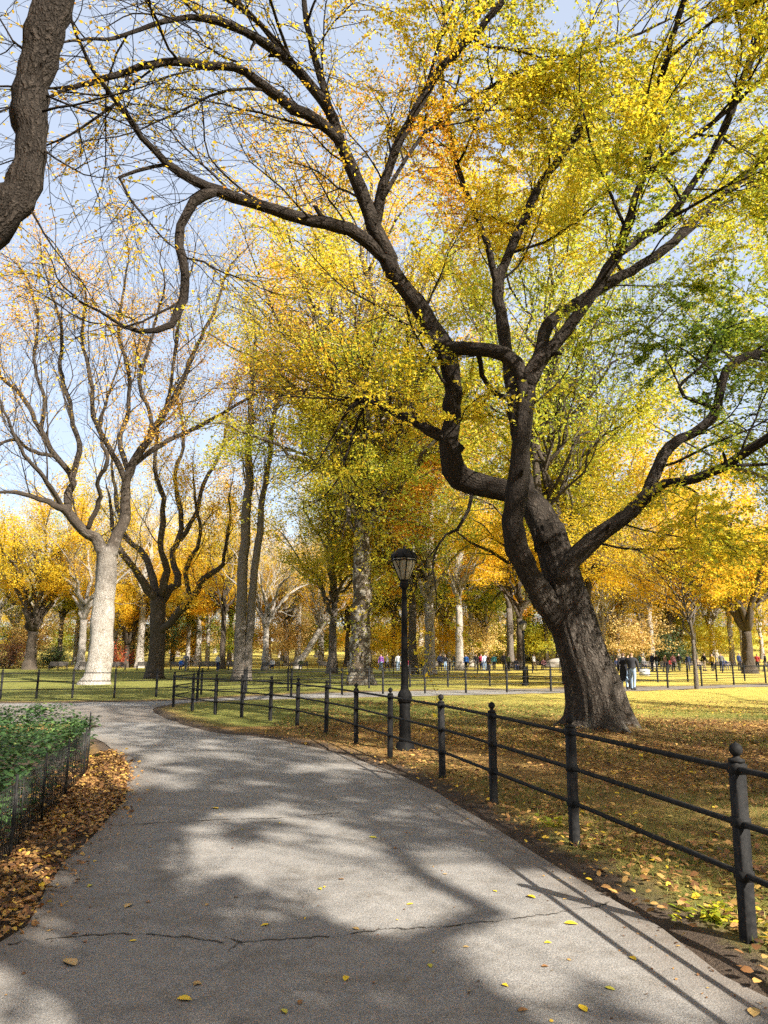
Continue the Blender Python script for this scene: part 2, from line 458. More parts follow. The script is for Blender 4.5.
# ------------------------------------------------------------------ terrain sheet
def axis_coords(lo, hi, step, far_lo, far_hi, grow=1.13):
    mid = list(np.arange(lo, hi, step))
    a, d = hi, step
    while a < far_hi: mid.append(a); d *= grow; a += d
    mid.append(far_hi)
    a, d = lo, step
    lowl = []
    while a > far_lo:
        d *= grow; a -= d; lowl.append(max(a, far_lo))
    return np.array(lowl[::-1] + mid)

def hill(X, Y):
    def ss(a, b, v):
        t = np.clip((v - a) / (b - a), 0, 1); return t * t * (3 - 2 * t)
    return ss(96, 150, Y) * (1.2 + 4.6 * ss(-8, 22, X)) + 4.5 * ss(150, 235, Y)

xs = axis_coords(-9, 14, .14, -700, 700)
ys = axis_coords(2.2, 26, .14, -200, 1100)
GX, GY = np.meshgrid(xs, ys)
inp = inside(path_poly, GX, GY)
dpath = dist_poly(path_poly, GX, GY, True)
inbed = inside(bed_poly, GX, GY)
MT = gnd(603, 735)
dmain = np.hypot(GX - MT[0], GY - MT[1])
dfence = dist_poly(fence_near, GX, GY)
und = lnoise(np.stack([GX, GY, 0 * GX], -1), 1.3, 3) * .012 + lnoise(np.stack([GX, GY, 0 * GX], -1), 9, 4) * .008
GZ = hill(GX, GY) + np.where(inp, -.03, np.clip(dpath * .12, 0, .035) + und * np.clip(dpath * 3, 0, 1))
GZ = GZ + .22 * np.exp(-(dmain / 1.05) ** 2)
leftstrip = (~inp) & (GX < -.5) & (GY < 17)
soil = np.where(inp, 1, np.clip(1.15 - dpath / .5, 0, 1)) * (GY < 60)
soil = np.maximum(soil, np.where(inbed, .9, 0))
soil = np.maximum(soil, np.clip(1 - dmain / 1.6, 0, 1) * .9)
litter = np.where(GX > -2, np.clip(1.25 - dmain / 12, 0, 1) * np.where(GY > 17, np.clip(1 - (GY - 17) / 5, 0, 1), 1), 0)
litter = np.where((GY > 19.5) & (GX > -6), litter * .5, litter)
litter = np.where(leftstrip, 1.0, litter)
litter = np.maximum(litter, np.clip(1 - np.abs(dpath - .25) / .9, 0, 1) * .7 * (GY > 12))
gold = np.clip((GX + 1) / 8, 0, 1) * np.clip((GY - 16) / 7, 0, 1) * .7
gold = np.maximum(gold, np.where(GY > 30, np.clip((GX - 2) / 10, 0, 1) * .8, 0))
gold = np.maximum(gold, np.where(GY > 90, .8, 0))
ny, nx = GX.shape
idx = np.arange(nx * ny).reshape(ny, nx)
Qg = np.stack([idx[:-1, :-1], idx[:-1, 1:], idx[1:, 1:], idx[1:, :-1]], -1).reshape(-1, 4)
me = make_mesh('ground', np.stack([GX, GY, GZ], -1).reshape(-1, 3), Qg, smooth=True,
               attrs={'soil': soil.ravel(), 'litter': litter.ravel(), 'gold': gold.ravel()}, mats=[M_ground])
tag(link('ground', me), kind='structure')

# path sheet (tessellated with an ear-clip via bmesh), dirt dust attribute along its margins, cracks in the same mesh
import bmesh
from mathutils.geometry import tessellate_polygon
def fill_poly(poly, z):
    tris = tessellate_polygon([[Vector((x, y, 0)) for x, y in poly]])
    return np.array([(x, y, z) for x, y in poly]), np.array(tris)
# gridded path: keep the grid cells wholly inside plus the outline strip by the tessellated border
def path_mesh():
    V, T = fill_poly(path_poly, .004)
    bm = bmesh.new()
    vs = [bm.verts.new(v) for v in V]
    for t in T:
        try: bm.faces.new([vs[i] for i in t])
        except ValueError: pass
    bm.normal_update()
    for f in bm.faces:
        if f.normal.z < 0: f.normal_flip()
    # refine near part so the margin attribute is smooth
    for _ in range(6):
        es = [e for e in bm.edges if e.calc_length() > .55 and min((v.co.y for v in e.verts)) < 34 and max((v.co.y for v in e.verts)) > 0 and max(abs(v.co.x) for v in e.verts) < 30]
        if not es: break
        bmesh.ops.subdivide_edges(bm, edges=es, cuts=1, use_grid_fill=False)
        bmesh.ops.triangulate(bm, faces=[f for f in bm.faces if len(f.verts) > 3])
    me = bpy.data.meshes.new('path')
    bm.to_mesh(me); bm.free()
    n = len(me.vertices); co = np.zeros(n * 3, np.float32); me.vertices.foreach_get('co', co); co = co.reshape(-1, 3)
    d = dist_poly(path_poly, co[:, 0], co[:, 1], True)
    edge = np.clip(1 - d / .55, 0, 1)
    tri = np.zeros(len(me.polygons) * 3, np.int32); me.loops.foreach_get('vertex_index', tri); tri = tri.reshape(-1, 3)
    # cracks: thin irregular ribbons, 4 mm above
    def crack(pxs, w, seed):
        g = np.random.default_rng(seed)
        P = catmull(np.array([gnd(*p)[:2] for p in pxs]), 90 if len(pxs) > 3 else 14)
        cs = np.cumsum(g.normal(size=P.shape) * .009, 0); cs -= np.linspace(0, 1, len(P))[:, None] * cs[-1]
        P = P + cs * min(1, len(pxs) / 5) + g.normal(size=P.shape) * .004
        t = norm(np.gradient(P, axis=0)); nrm_ = np.stack([-t[:, 1], t[:, 0]], -1)
        ww = (w * (.4 + .9 * g.random(len(P))))[:, None]
        ww = ww * (0.25 + .75 * (np.sin(np.linspace(0, 23, len(P)) + seed) > -.75))[:, None]
        A = np.column_stack([P + nrm_ * ww, np.full(len(P), .008)]); B = np.column_stack([P - nrm_ * ww, np.full(len(P), .008)])
        VV = np.empty((2 * len(P), 3)); VV[0::2] = A; VV[1::2] = B
        i = np.arange(len(P) - 1) * 2
        TT = np.vstack([np.stack([i + 1, i, i + 2], -1), np.stack([i + 1, i + 2, i + 3], -1)])
        return VV, TT
    VV = [co]; TT = [tri]; MI = [np.zeros(len(tri), int)]; ee = [edge]; nn = n
    for pxs, w, sd in [([(5, 944), (80, 937), (160, 934), (215, 937), (245, 942), (310, 936), (380, 930)], .007, 3), ([(228, 939), (240, 945), (228, 953)], .005, 4),
                       ([(380, 930), (430, 928), (500, 918), (560, 911), (610, 903)], .006, 5), ([(130, 826), (200, 822), (270, 820), (340, 813)], .008, 6),
                       ([(240, 941), (243, 946)], .004, 8)]:
        a, b = crack(pxs, w, sd)
        VV.append(a); TT.append(b + nn); MI.append(np.ones(len(b), int)); ee.append(np.zeros(len(a))); nn += len(a)
    return make_mesh('path', np.vstack(VV), None, np.vstack(TT), attrs={'edge': np.concatenate(ee)}, mats=[M_path, M_crack], qmat=np.concatenate(MI))
tag(link('path', path_mesh()), kind='structure')

# promenade in front of the benches
V, T = fill_poly([(-70, 71), (0, 71.5), (80, 75), (80, 92), (0, 90), (-70, 88)], .004)
tag(link('promenade', make_mesh('promenade', V, None, T, attrs={'edge': np.zeros(len(V))}, mats=[M_path])), kind='structure')

# ------------------------------------------------------------------ trees
class Wood:
    """skeleton store; tubes are meshed in batches"""
    def __init__(s, seed):
        s.r = random.Random(seed); s.g = np.random.default_rng(seed)
        s.tubes = {}; s.twigs = []; s.extra = []
    def tube(s, P, rad, sides=None):
        P = np.asarray(P, float); rad = np.asarray(rad, float)
        if sides is None:
            m = rad.max(); sides = 16 if m > .25 else 10 if m > .1 else 7 if m > .04 else 5 if m > .015 else 3
        s.tubes.setdefault((len(P), sides), []).append((P, rad))
    def mesh(s, name, mat):
        V = []; Q = []; T = []; B = []; n = 0
        for (k, sides), lst in s.tubes.items():
            P = np.stack([a for a, b in lst]); Rr = np.stack([b for a, b in lst])
            lob = None
            if sides >= 10:
                ph = s.g.uniform(0, 6.28, 4)
                lob = lambda kk, a, ph=ph: (1 + .05 * np.sin(3 * a[None, None] + ph[0] + .35 * kk[None, :, None]) + .04 * np.sin(5 * a[None, None] + ph[1] - .5 * kk[None, :, None])
                                            + .025 * np.sin(2 * a[None, None] + ph[2] + .9 * kk[None, :, None]))
            v, q, t = tube_arrays(P, Rr, sides, lob)
            V.append(v); Q.append(q + n); T.append(t + n); n += len(v); B.append(tube_bark(P, Rr, sides, s.g.uniform(0, 40, len(P))))
        for v, q, b in s.extra:
            V.append(v); Q.append(q + n); n += len(v); B.append(b)
        return make_mesh(name, np.vstack(V), np.vstack(Q), np.vstack(T), smooth=True, mats=[mat], vec=np.vstack(B))
    def perp(s, d, ang):
        a = s.g.normal(size=3); a -= d * (a @ d); a /= np.linalg.norm(a) + 1e-9
        return d * math.cos(ang) + a * math.sin(ang)
    def grow(s, p, d, L, r, level, cfg):
        n = (10 if L > 1 else 7 if L > .45 else 5) if cfg.get('fine') else 7 if L > 2.2 else 5 if L > .7 else 4
        P = [np.array(p, float)]; d = np.array(d, float)
        if level >= 3 and 'flat' in cfg: d[2] *= cfg['flat']; d /= np.linalg.norm(d)
        up = cfg.get('up', .1) if level <= cfg.get('uplev', 2) else cfg.get('up2', 0.0)
        for i in range(n - 1):
            d = d + s.g.normal(size=3) * cfg.get('wig', .16) + np.array([0, 0, up])
            d /= np.linalg.norm(d)
            P.append(P[-1] + d * L / (n - 1))
        P = np.array(P); tip = max(.0035, r * .28)
        rad = np.linspace(r, tip, n)
        s.tube(P, rad)
        s.kids(P, rad, L, level, cfg)
    def kids(s, P, rad, L, level, cfg, start=.2):
        mx = cfg['max']
        if level >= cfg.get('leaf', mx - 1):
            s.twigs.append(P)
        if level >= mx: return
        cn = cfg['n'][min(level, len(cfg['n']) - 1)]
        n = max(1, int(round(cn * (L if cfg.get('permetre') else 1) + s.r.uniform(-.4, .4))))
        ratio = cfg['ratio']
        T = norm(np.gradient(P, axis=0))
        for i in range(n):
            t = start + (1 - start) * (i + s.r.random()) / n
            f = t * (len(P) - 1); j = min(int(f), len(P) - 2); f -= j
            p = P[j] * (1 - f) + P[j + 1] * f
            r = (rad[j] * (1 - f) + rad[j + 1] * f)
            d = s.perp(T[j], s.r.uniform(*cfg.get('ang', (.5, 1.05))))
            d[2] += cfg.get('lift', .12); d /= np.linalg.norm(d)
            base = cfg['len'][level] if 'len' in cfg else L * ratio
            l = base * s.r.uniform(.65, 1.25) * (1.15 - .5 * t)
            s.grow(p, d, l, max(.004, min(r * .62, l * cfg.get('thin', .016))), level + 1, cfg)
        # leader continues
        if cfg.get('lead', True):
            s.grow(P[-1], T[-1], (cfg['len'][level] if 'len' in cfg else L * ratio) * .9, max(.004, rad[-1]), level + 1, cfg)
    def leaves(s, name, N, size, sigma, mat, tint, flat=.55, asp=.55, pick=None, keep=None):
        seg0 = np.concatenate([P[:-1] for P in s.twigs]); seg1 = np.concatenate([P[1:] for P in s.twigs])
        ln = np.linalg.norm(seg1 - seg0, axis=1)
        if pick is not None: ln = ln * pick((seg0 + seg1) / 2)
        i = s.g.choice(len(ln), size=N, p=ln / ln.sum())
        t = s.g.random(N)[:, None]
        pos = seg0[i] * (1 - t) + seg1[i] * t
        off = s.g.normal(size=(N, 3)) * sigma; off[:, 2] = off[:, 2] * flat - sigma * .25
        pos = pos + off
        if keep is not None:
            k = keep(pos); pos = pos[k]; N = len(pos)
        nr = s.g.normal(size=(N, 3)) * .75; nr[:, 2] += .75
        ax = s.g.normal(size=(N, 3)); ax[:, 2] = ax[:, 2] * .5 - .25
        L = size * s.g.uniform(.6, 1.35, N)
        return leaf_mesh(name, pos, ax, norm(nr), L, L * asp * s.g.uniform(.8, 1.2, N), tint(pos, s.g), mat)

def simple_tint(base, amp=.18, sc=.5, seed=0):
    return lambda p, g: np.clip(base + amp * lnoise(p, sc, seed) + g.normal(size=len(p)) * .07, 0, 1)

def px_limb(w, pts, n=None, tip=None, jit=.012, knob=1.0):
    """pts: (px, py, Y, width in px) traced along a limb, each with its own distance"""
    P3 = np.array([at(a, b, y) for a, b, y, _ in pts]); r = np.array([w_ / 2 * mpp(p) for p, (_, _, _, w_) in zip(P3, pts)])
    L = np.linalg.norm(np.diff(P3, axis=0), axis=1).sum()
    n = n or max(8, int(L / .28))
    Q = catmull(np.column_stack([P3, r]), n)
    P = Q[:, :3]; rad = np.maximum(Q[:, 3], .006)
    P[1:-1] += w.g.normal(size=P[1:-1].shape) * np.minimum(.35 * rad[1:-1], jit)[:, None]
    u = np.linspace(0, L, n); rad = rad * (1 + knob * (.06 * np.sin(u * 2.1 + w.r.uniform(0, 6)) + .05 * np.sin(u * 4.7 + w.r.uniform(0, 6)) + .03 * w.g.normal(size=n)))
    w.tube(P, rad)
    return P, rad, L

# ---- the big leaning tree in front ------------------------------------------------------
def main_tree():
    w = Wood(21)
    base = np.array([MT[0], MT[1], 0.0])
    # trunk with a flared, buttressed foot
    pts = [(600, 743, 15.55, 98), (600, 734, 15.55, 80), (599, 716, 15.55, 60), (594, 690, 15.5, 51), (585, 660, 15.45, 46), (577, 634, 15.4, 45), (570, 608, 15.4, 43), (564, 582, 15.4, 38), (556, 556, 15.5, 35), (547, 528, 15.6, 33)]
    P3 = np.array([at(a, b, y) for a, b, y, _ in pts]); r = np.array([x[3] / 2 * mpp(p) for p, x in zip(P3, pts)])
    Q = catmull(np.column_stack([P3, r]), 80)
    g = np.random.default_rng(5); ph = g.uniform(0, 6.28, 8)
    def lob(k, a):
        z = Q[k, 2]; fl = np.exp(-np.maximum(z, 0) / .55)[None, :, None]; A = a[None, None]; kk = k[None, :, None]
        return (1 + fl * (.26 * np.sin(5 * A + ph[0]) + .15 * np.sin(8 * A + ph[1]) + .08 * np.sin(3 * A + ph[2])) + .045 * np.sin(4 * A + ph[3] + .07 * kk) + .03 * np.sin(9 * A + ph[4] - .03 * kk)
                + .025 * np.sin(15 * A + ph[5] + .6 * np.sin(kk * .21)) + .02 * np.sin(2 * A + ph[6] + .3 * kk) + .013 * np.sin(23 * A + .9 * np.sin(.17 * kk) + ph[7]) + .010 * np.sin(31 * A + 1.3 * np.sin(.3 * kk)))
    TS = 96
    v, q, t = tube_arrays(Q[None, :, :3], Q[None, :, 3], TS, lob)
    w.extra.append((v, q, tube_bark(Q[None, :, :3], Q[None, :, 3], TS, np.zeros(1))))
    limbs = {}
    def L(name, pts, **k): limbs[name] = px_limb(w, [(a, b, c, d * .9) for a, b, c, d in pts], **k); return limbs[name]
    L('A', [(570, 634, 15.4, 34), (549, 606, 15.25, 29), (533, 581, 15.05, 27), (519, 552, 14.9, 26), (513, 524, 14.85, 25), (515, 500, 14.8, 23), (519, 470, 14.75, 22), (522, 440, 14.7, 21), (524, 410, 14.7, 21), (525, 382, 14.7, 23)], jit=.02)
    L('A1', [(527, 392, 14.7, 20), (518, 368, 14.7, 19), (503, 355, 14.75, 17), (484, 349, 14.9, 16), (466, 350, 15.2, 15), (448, 347, 15.6, 13), (428, 334, 16.0, 10)], jit=.02)
    L('B', [(551, 548, 15.5, 36), (543, 521, 15.7, 33), (531, 503, 15.9, 30), (513, 492, 16.1, 26), (490, 487, 16.3, 25), (470, 483, 16.5, 27), (459, 476, 16.5, 28), (452, 462, 16.5, 25), (450, 443, 16.5, 22), (452, 415, 16.45, 21), (453, 385, 16.4, 21), (447, 357, 16.3, 22), (432, 328, 16.2, 21), (414, 300, 16.0, 20), (396, 275, 15.9, 19), (383, 250, 15.8, 18)], jit=.025)
    L('C', [(556, 588, 15.3, 26), (571, 560, 15.1, 22), (588, 543, 14.9, 19), (610, 527, 14.7, 17), (632, 510, 14.5, 16), (652, 489, 14.3, 15)], jit=.02)
    L('C1', [(640, 503, 14.4, 12), (662, 485, 14.2, 11), (690, 480, 13.8, 11), (720, 469, 13.4, 10), (745, 455, 13.1, 10), (768, 439, 12.8, 9), (800, 418, 12.5, 8), (840, 400, 12.2, 6)])
    L('C2', [(648, 494, 14.4, 13), (660, 462, 14.5, 12), (675, 443, 14.6, 12), (697, 430, 14.7, 11), (714, 415, 14.8, 11), (720, 394, 14.8, 10), (725, 372, 14.8, 9), (742, 358, 14.8, 9), (768, 353, 14.8, 8), (800, 340, 14.8, 7)])
    L('C3', [(716, 410, 14.8, 6), (700, 402, 14.9, 5), (684, 398, 15, 5), (680, 385, 15, 4), (700, 368, 15.1, 3)])
    L('D1', [(390, 262, 15.85, 17.2), (368, 243, 15.6, 14.9), (345, 229, 15.3, 13.8), (310, 220, 14.9, 13.2), (260, 205, 14.3, 12.6), (215, 190, 13.8, 11.5), (175, 170, 13.3, 9.2), (145, 140, 12.9, 6.9), (120, 107, 12.6, 5.8), (100, 80, 12.3, 4.6)])
    L('D1h', [(216, 190, 13.8, 11.7), (200, 196, 13.7, 11.1), (188, 211, 13.6, 10.4), (178, 232, 13.5, 10.4), (182, 256, 13.4, 10.4), (185, 282, 13.3, 9.8), (180, 308, 13.3, 9.1), (168, 326, 13.2, 7.8), (135, 331, 13.1, 5.2), (110, 318, 13, 3.9)])
    L('D1s', [(170, 164, 13.3, 4.5), (145, 170, 13.2, 4), (120, 178, 13.1, 3.5), (130, 197, 13, 3), (142, 215, 13, 2.5), (160, 235, 12.9, 2)])
    L('D2', [(392, 262, 15.85, 16.5), (376, 232, 15.6, 16.5), (364, 200, 15.4, 15.4), (350, 165, 15.1, 14.3), (337, 138, 14.9, 13.2), (318, 122, 14.7, 12.1), (282, 100, 14.3, 11.0), (242, 70, 13.9, 9.9), (205, 66, 13.6, 8.8), (165, 62, 13.2, 8.2), (115, 75, 12.7, 6.6), (65, 90, 12.2, 4.4)])
    L('D3', [(342, 146, 14.95, 12), (330, 112, 14.8, 12), (314, 90, 14.6, 11), (290, 62, 14.3, 11), (255, 38, 13.9, 10), (215, 20, 13.4, 8), (170, 20, 13, 6), (115, 38, 12.5, 4)])
    L('D3b', [(292, 64, 14.3, 8), (262, 26, 14, 7), (235, 4, 13.7, 6), (190, -30, 13.3, 5)])
    L('D3c', [(330, 118, 14.8, 9), (321, 80, 14.7, 8), (309, 35, 14.5, 7), (302, -10, 14.2, 6), (292, -60, 14, 4)])
    L('D4', [(374, 232, 15.6, 12), (385, 180, 15.4, 11), (405, 130, 15.1, 10), (440, 70, 14.7, 9), (480, 28, 14.3, 8), (512, -15, 13.9, 6), (530, -60, 13.6, 5)])
    L('D5', [(382, 200, 15.4, 5), (412, 150, 15.6, 4.5), (440, 121, 15.8, 4), (520, 71, 16.2, 3.5), (610, 45, 16.6, 3), (680, 14, 17, 2)])
    L('E', [(531, 512, 15.9, 18), (524, 470, 16.2, 15), (516, 420, 16.5, 14), (509, 372, 16.8, 14), (503, 325, 17, 13), (498, 285, 17.1, 13), (508, 255, 17.2, 11), (524, 220, 17.3, 10), (540, 185, 17.4, 9), (570, 145, 17.6, 8), (600, 105, 17.8, 6), (640, 70, 18, 4)])
    L('E2', [(498, 290, 17.1, 9), (490, 255, 17, 8), (476, 215, 17, 7), (458, 170, 17, 6), (448, 120, 17, 5), (440, 60, 16.8, 4)])
    L('F', [(525, 388, 14.7, 18), (536, 366, 14.6, 18), (556, 343, 14.5, 14), (582, 310, 14.3, 13), (604, 277, 14.1, 12), (620, 248, 13.9, 11), (634, 200, 13.6, 9), (648, 163, 13.4, 8), (655, 105, 13, 7.5), (669, 50, 12.6, 7), (684, 0, 12.2, 6), (695, -45, 11.8, 5)])
    L('Fb', [(617, 255, 13.9, 9), (640, 238, 14, 9), (668, 218, 14.1, 9), (690, 188, 14.1, 8.5), (709, 160, 14.1, 8), (728, 118, 14, 8), (745, 72, 13.8, 7.5), (768, 12, 13.5, 7), (785, -40, 13.2, 6)])
    L('Fd', [(648, 172, 13.5, 5), (680, 148, 13.5, 5), (710, 124, 13.4, 5), (740, 98, 13.2, 4.5), (775, 68, 13, 4)])
    L('Fc', [(529, 384, 14.8, 17), (541, 352, 15, 15), (547, 326, 15.3, 14), (575, 304, 15.7, 12), (620, 277, 16.2, 11), (664, 250, 16.6, 10), (709, 207, 17, 9), (768, 155, 17.5, 8), (820, 110, 18, 6)])
    L('G', [(462, 452, 16.5, 14), (442, 437, 16.5, 13), (420, 424, 16.7, 11), (398, 413, 17, 10), (378, 404, 17.2, 9), (366, 398, 17.3, 8), (352, 406, 17.4, 5), (342, 420, 17.5, 3)])
    L('G2', [(370, 400, 17.3, 4), (358, 420, 17.6, 3.5), (350, 445, 17.8, 3), (340, 475, 18, 2)])
    L('H', [(474, 488, 16.4, 5), (468, 510, 16.2, 4), (458, 528, 16, 3.5), (442, 538, 15.9, 3), (434, 556, 15.8, 2)])
    L('J', [(478, 352, 14.95, 6), (484, 380, 15.6, 6), (500, 396, 16.2, 6), (512, 395, 16.6, 5)])
    cfg = dict(max=4, leaf=3, permetre=False, n=[0, 6, 5, 4], len=[0, 2.3, 1.5, .7], ratio=.5, ang=(.45, 1.0), lift=.0, up=.03, up2=-.035, wig=.13, thin=.0095, lead=True, flat=.6, fine=True)
    dens = dict(A=.12, A1=.2, B=.6, C=.9, C1=1.4, C2=1.4, C3=1.4, D1=1.0, D1h=.5, D1s=.7, D2=1.25, D3=1.3, D3b=1.4, D3c=1.3, D4=1.5, D5=1.7, E=1.0, E2=1.2, F=1.0, Fb=1.2, Fd=1.5, Fc=1.1, G=1.5, G2=2, H=.8, J=.5)
    for k, (P, rad, Ln) in limbs.items():
        c = dict(cfg); n = max(1, int(Ln * dens[k] * 1.0))
        c['n'] = [n, n, 5, 4]
        c['lead'] = k not in ('A', 'A1', 'B', 'J', 'C')
        start = .4 if k in ('B', 'E') else .3 if k in ('F', 'Fc', 'A') else .12
        # spawn first-order boughs along the limb, then twigs from those
        T = norm(np.gradient(P, axis=0))
        for i in range(n):
            t = start + (1 - start) * (i + w.r.random()) / n
            f = t * (len(P) - 1); j = min(int(f), len(P) - 2)
            d = w.perp(T[j], w.r.uniform(.5, 1.1)); d[2] += .05; d[1] += w.r.uniform(-.25, .15); d /= np.linalg.norm(d)
            l = w.r.uniform(1.3, 4.4)
            w.grow(P[j], d, l, min(rad[j] * .6, .0085 * l + .004), 2, dict(cfg, n=[0, 0, 4 + 2.4 * l, 5]))
        if c['lead']:
            w.grow(P[-1], T[-1], 1.8, rad[-1], 2, dict(cfg, n=[0, 0, 5, 4]))
    for k, m in (('A', 3), ('B', 4), ('C', 2), ('C1', 3), ('C2', 3), ('D1', 4), ('D2', 4), ('D3', 3), ('F', 4), ('Fc', 3), ('E', 3), ('G', 2)):
        P, rad, Ln = limbs[k]; T = norm(np.gradient(P, axis=0))
        for _ in range(m):
            j = w.r.randrange(2, len(P) - 2); r = rad[j]; d = w.perp(T[j], w.r.uniform(.7, 1.4)); q = min(r * .55, .075) * w.r.uniform(.6, 1.1)
            if w.r.random() < .5:      # swollen scar of a lost branch
                c = P[j] + d * r * .8; w.tube([c - d * q * .9, c - d * q * .2, c + d * q * .45, c + d * q * .62], [q * 1.5, q * 1.35, q * .85, q * .35], 11)
            else:                      # snapped stub
                l = w.r.uniform(.12, .4); c = P[j] + d * r * .6
                w.tube([c, c + d * l * .3, c + d * l * .75 + np.array([0, 0, .02]), c + d * l], [q * 1.2, q * .75, q * .6, q * .42], 9)
    root = empty('leaning_tree', base, 'big dark leaning tree with twisting limbs and a yellow crown, behind the near fence', 'tree')
    root_inv = -base
    def shift(me):
        co = np.zeros(len(me.vertices) * 3, np.float32); me.vertices.foreach_get('co', co)
        co = co.reshape(-1, 3) + root_inv.astype(np.float32); me.vertices.foreach_set('co', co.ravel()); me.update(); return me
    link('trunk', shift(w.mesh('leaning_tree_trunk', M_bark_main)), root)
    def tint(p, g):
        px = 384 + F * p[:, 0] / np.maximum(p[:, 1] * C_ + (p[:, 2] - 1.6) * S_, .1)
        x = (p[:, 0] - MT[0]); z = p[:, 2]
        t = .485 + .16 * lnoise(p, .8, 2) + g.normal(size=len(p)) * .05
        t = t - .46 * np.exp(-((x - 2.3) / 2.3) ** 2 - ((z - 8.3) / 2.2) ** 2) - .12 * np.exp(-((z - 5.3) / 1.6) ** 2)
        t = t + .14 * np.clip((-x - 3.5) / 3, 0, 1) + .38 * np.exp(-((x + 3.2) / 1.0) ** 2 - ((z - 13.2) / 1.3) ** 2) + .2 * np.exp(-((x + 6.3) / 1.3) ** 2 - ((z - 12.6) / 1.3) ** 2)
        return np.clip(t, 0, 1)
    def pick(p):
        x = p[:, 0] - MT[0]; z = p[:, 2]
        k = .16 + .9 * np.clip((x + 5.9) / 3.2, 0, 1)
        k = k * np.clip(.72 + 1.0 * lnoise(p, 1.6, 9), .08, 1.7)
        return k
    link('crown', shift(w.leaves('leaning_tree_crown', 190000, .080, .042, M_leaf_main, tint, .5, .55, pick)), root)
main_tree()

# ---- the bending limb of the tree just outside the frame at the left ----------------------
def left_tree():
    w = Wood(4)
    base = np.array([-6.2, 5.3, 0.])
    trunk = catmull(np.array([[-6.2, 5.3, -.1, .62], [-6.15, 5.3, .4, .46], [-6.0, 5.4, 1.5, .40], [-5.6, 5.6, 2.6, .37], [-5.15, 5.8, 3.3, .34]]), 18)
    w.tube(trunk[:, :3], trunk[:, 3], 18)
    end = at(-60, 262, 5.9); end2 = trunk[-1]
    A = np.vstack([[*end2[:3], .30], *[[*at(a, b, y), wd / 2 * mpp(at(a, b, y))] for a, b, y, wd in [(-70, 262, 5.95, 42), (-25, 238, 6.0, 40), (6, 212, 6.05, 37), (26, 184, 6.1, 32), (31, 150, 6.1, 30), (29, 105, 6.1, 33), (37, 60, 6.05, 33), (51, 12, 6.0, 34), (66, -40, 5.95, 34), (72, -110, 5.9, 30)]]])
    Q = catmull(A, 60); Q[1:-1, :3] += w.g.normal(size=(58, 3)) * .008
    w.tube(Q[:, :3], Q[:, 3] * (1 + .06 * np.sin(np.arange(60) * .9) + .05 * np.sin(np.arange(60) * 2.3) + .035 * w.g.normal(size=60)), 20)
    cfg = dict(max=4, leaf=3, n=[0, 5, 4, 3], len=[0, 2.2, 1.1, .55], ratio=.5, ang=(.5, 1.1), lift=.05, up=.03, up2=-.03, wig=.13, thin=.008, fine=True)
    for k, (px, py, dx, dz, l) in enumerate([(48, 112, .9, .05, 1.5), (40, 92, .8, -.15, 1.2), (58, 5, .9, .1, 1.9), (35, 60, -.7, .4, 1.6), (60, -20, .9, -.1, 2.0), (66, -60, .8, -.2, 2.0), (30, 140, .5, -.1, .8), (66, -40, -.8, .4, 2.0), (24, 195, .3, -.6, 1.1)]):
        p = at(px if px < 45 else px - 8, py, 6.05)
        d = np.array([dx, w.r.uniform(-.2, .5), dz]); d /= np.linalg.norm(d)
        w.grow(p, d, l, .014, 2, cfg)
    t = w.g.normal
    limb = catmull(np.array([[*trunk[-3][:3], .3], [-5.9, 5.6, 4.4, .27], [-6.6, 5.2, 6.5, .2], [-7.2, 4.8, 9, .12]]), 16)
    w.tube(limb[:, :3], limb[:, 3]); w.kids(limb[:, :3], limb[:, 3], 6, 1, dict(cfg, n=[0, 7, 5, 3]), .4)
    root = empty('bent_limb_tree', base, 'rough barked tree whose bare bent limb hangs into the top left corner', 'tree')
    for nm, me in (('trunk', w.mesh('bent_limb_trunk', M_bark_main)), ('crown', w.leaves('bent_limb_crown', 260, .05, .06, M_leaf_gold, simple_tint(.5)))):
        o = link(nm, me, root); o.matrix_parent_inverse = Matrix.Translation(-Vector(base))
left_tree()

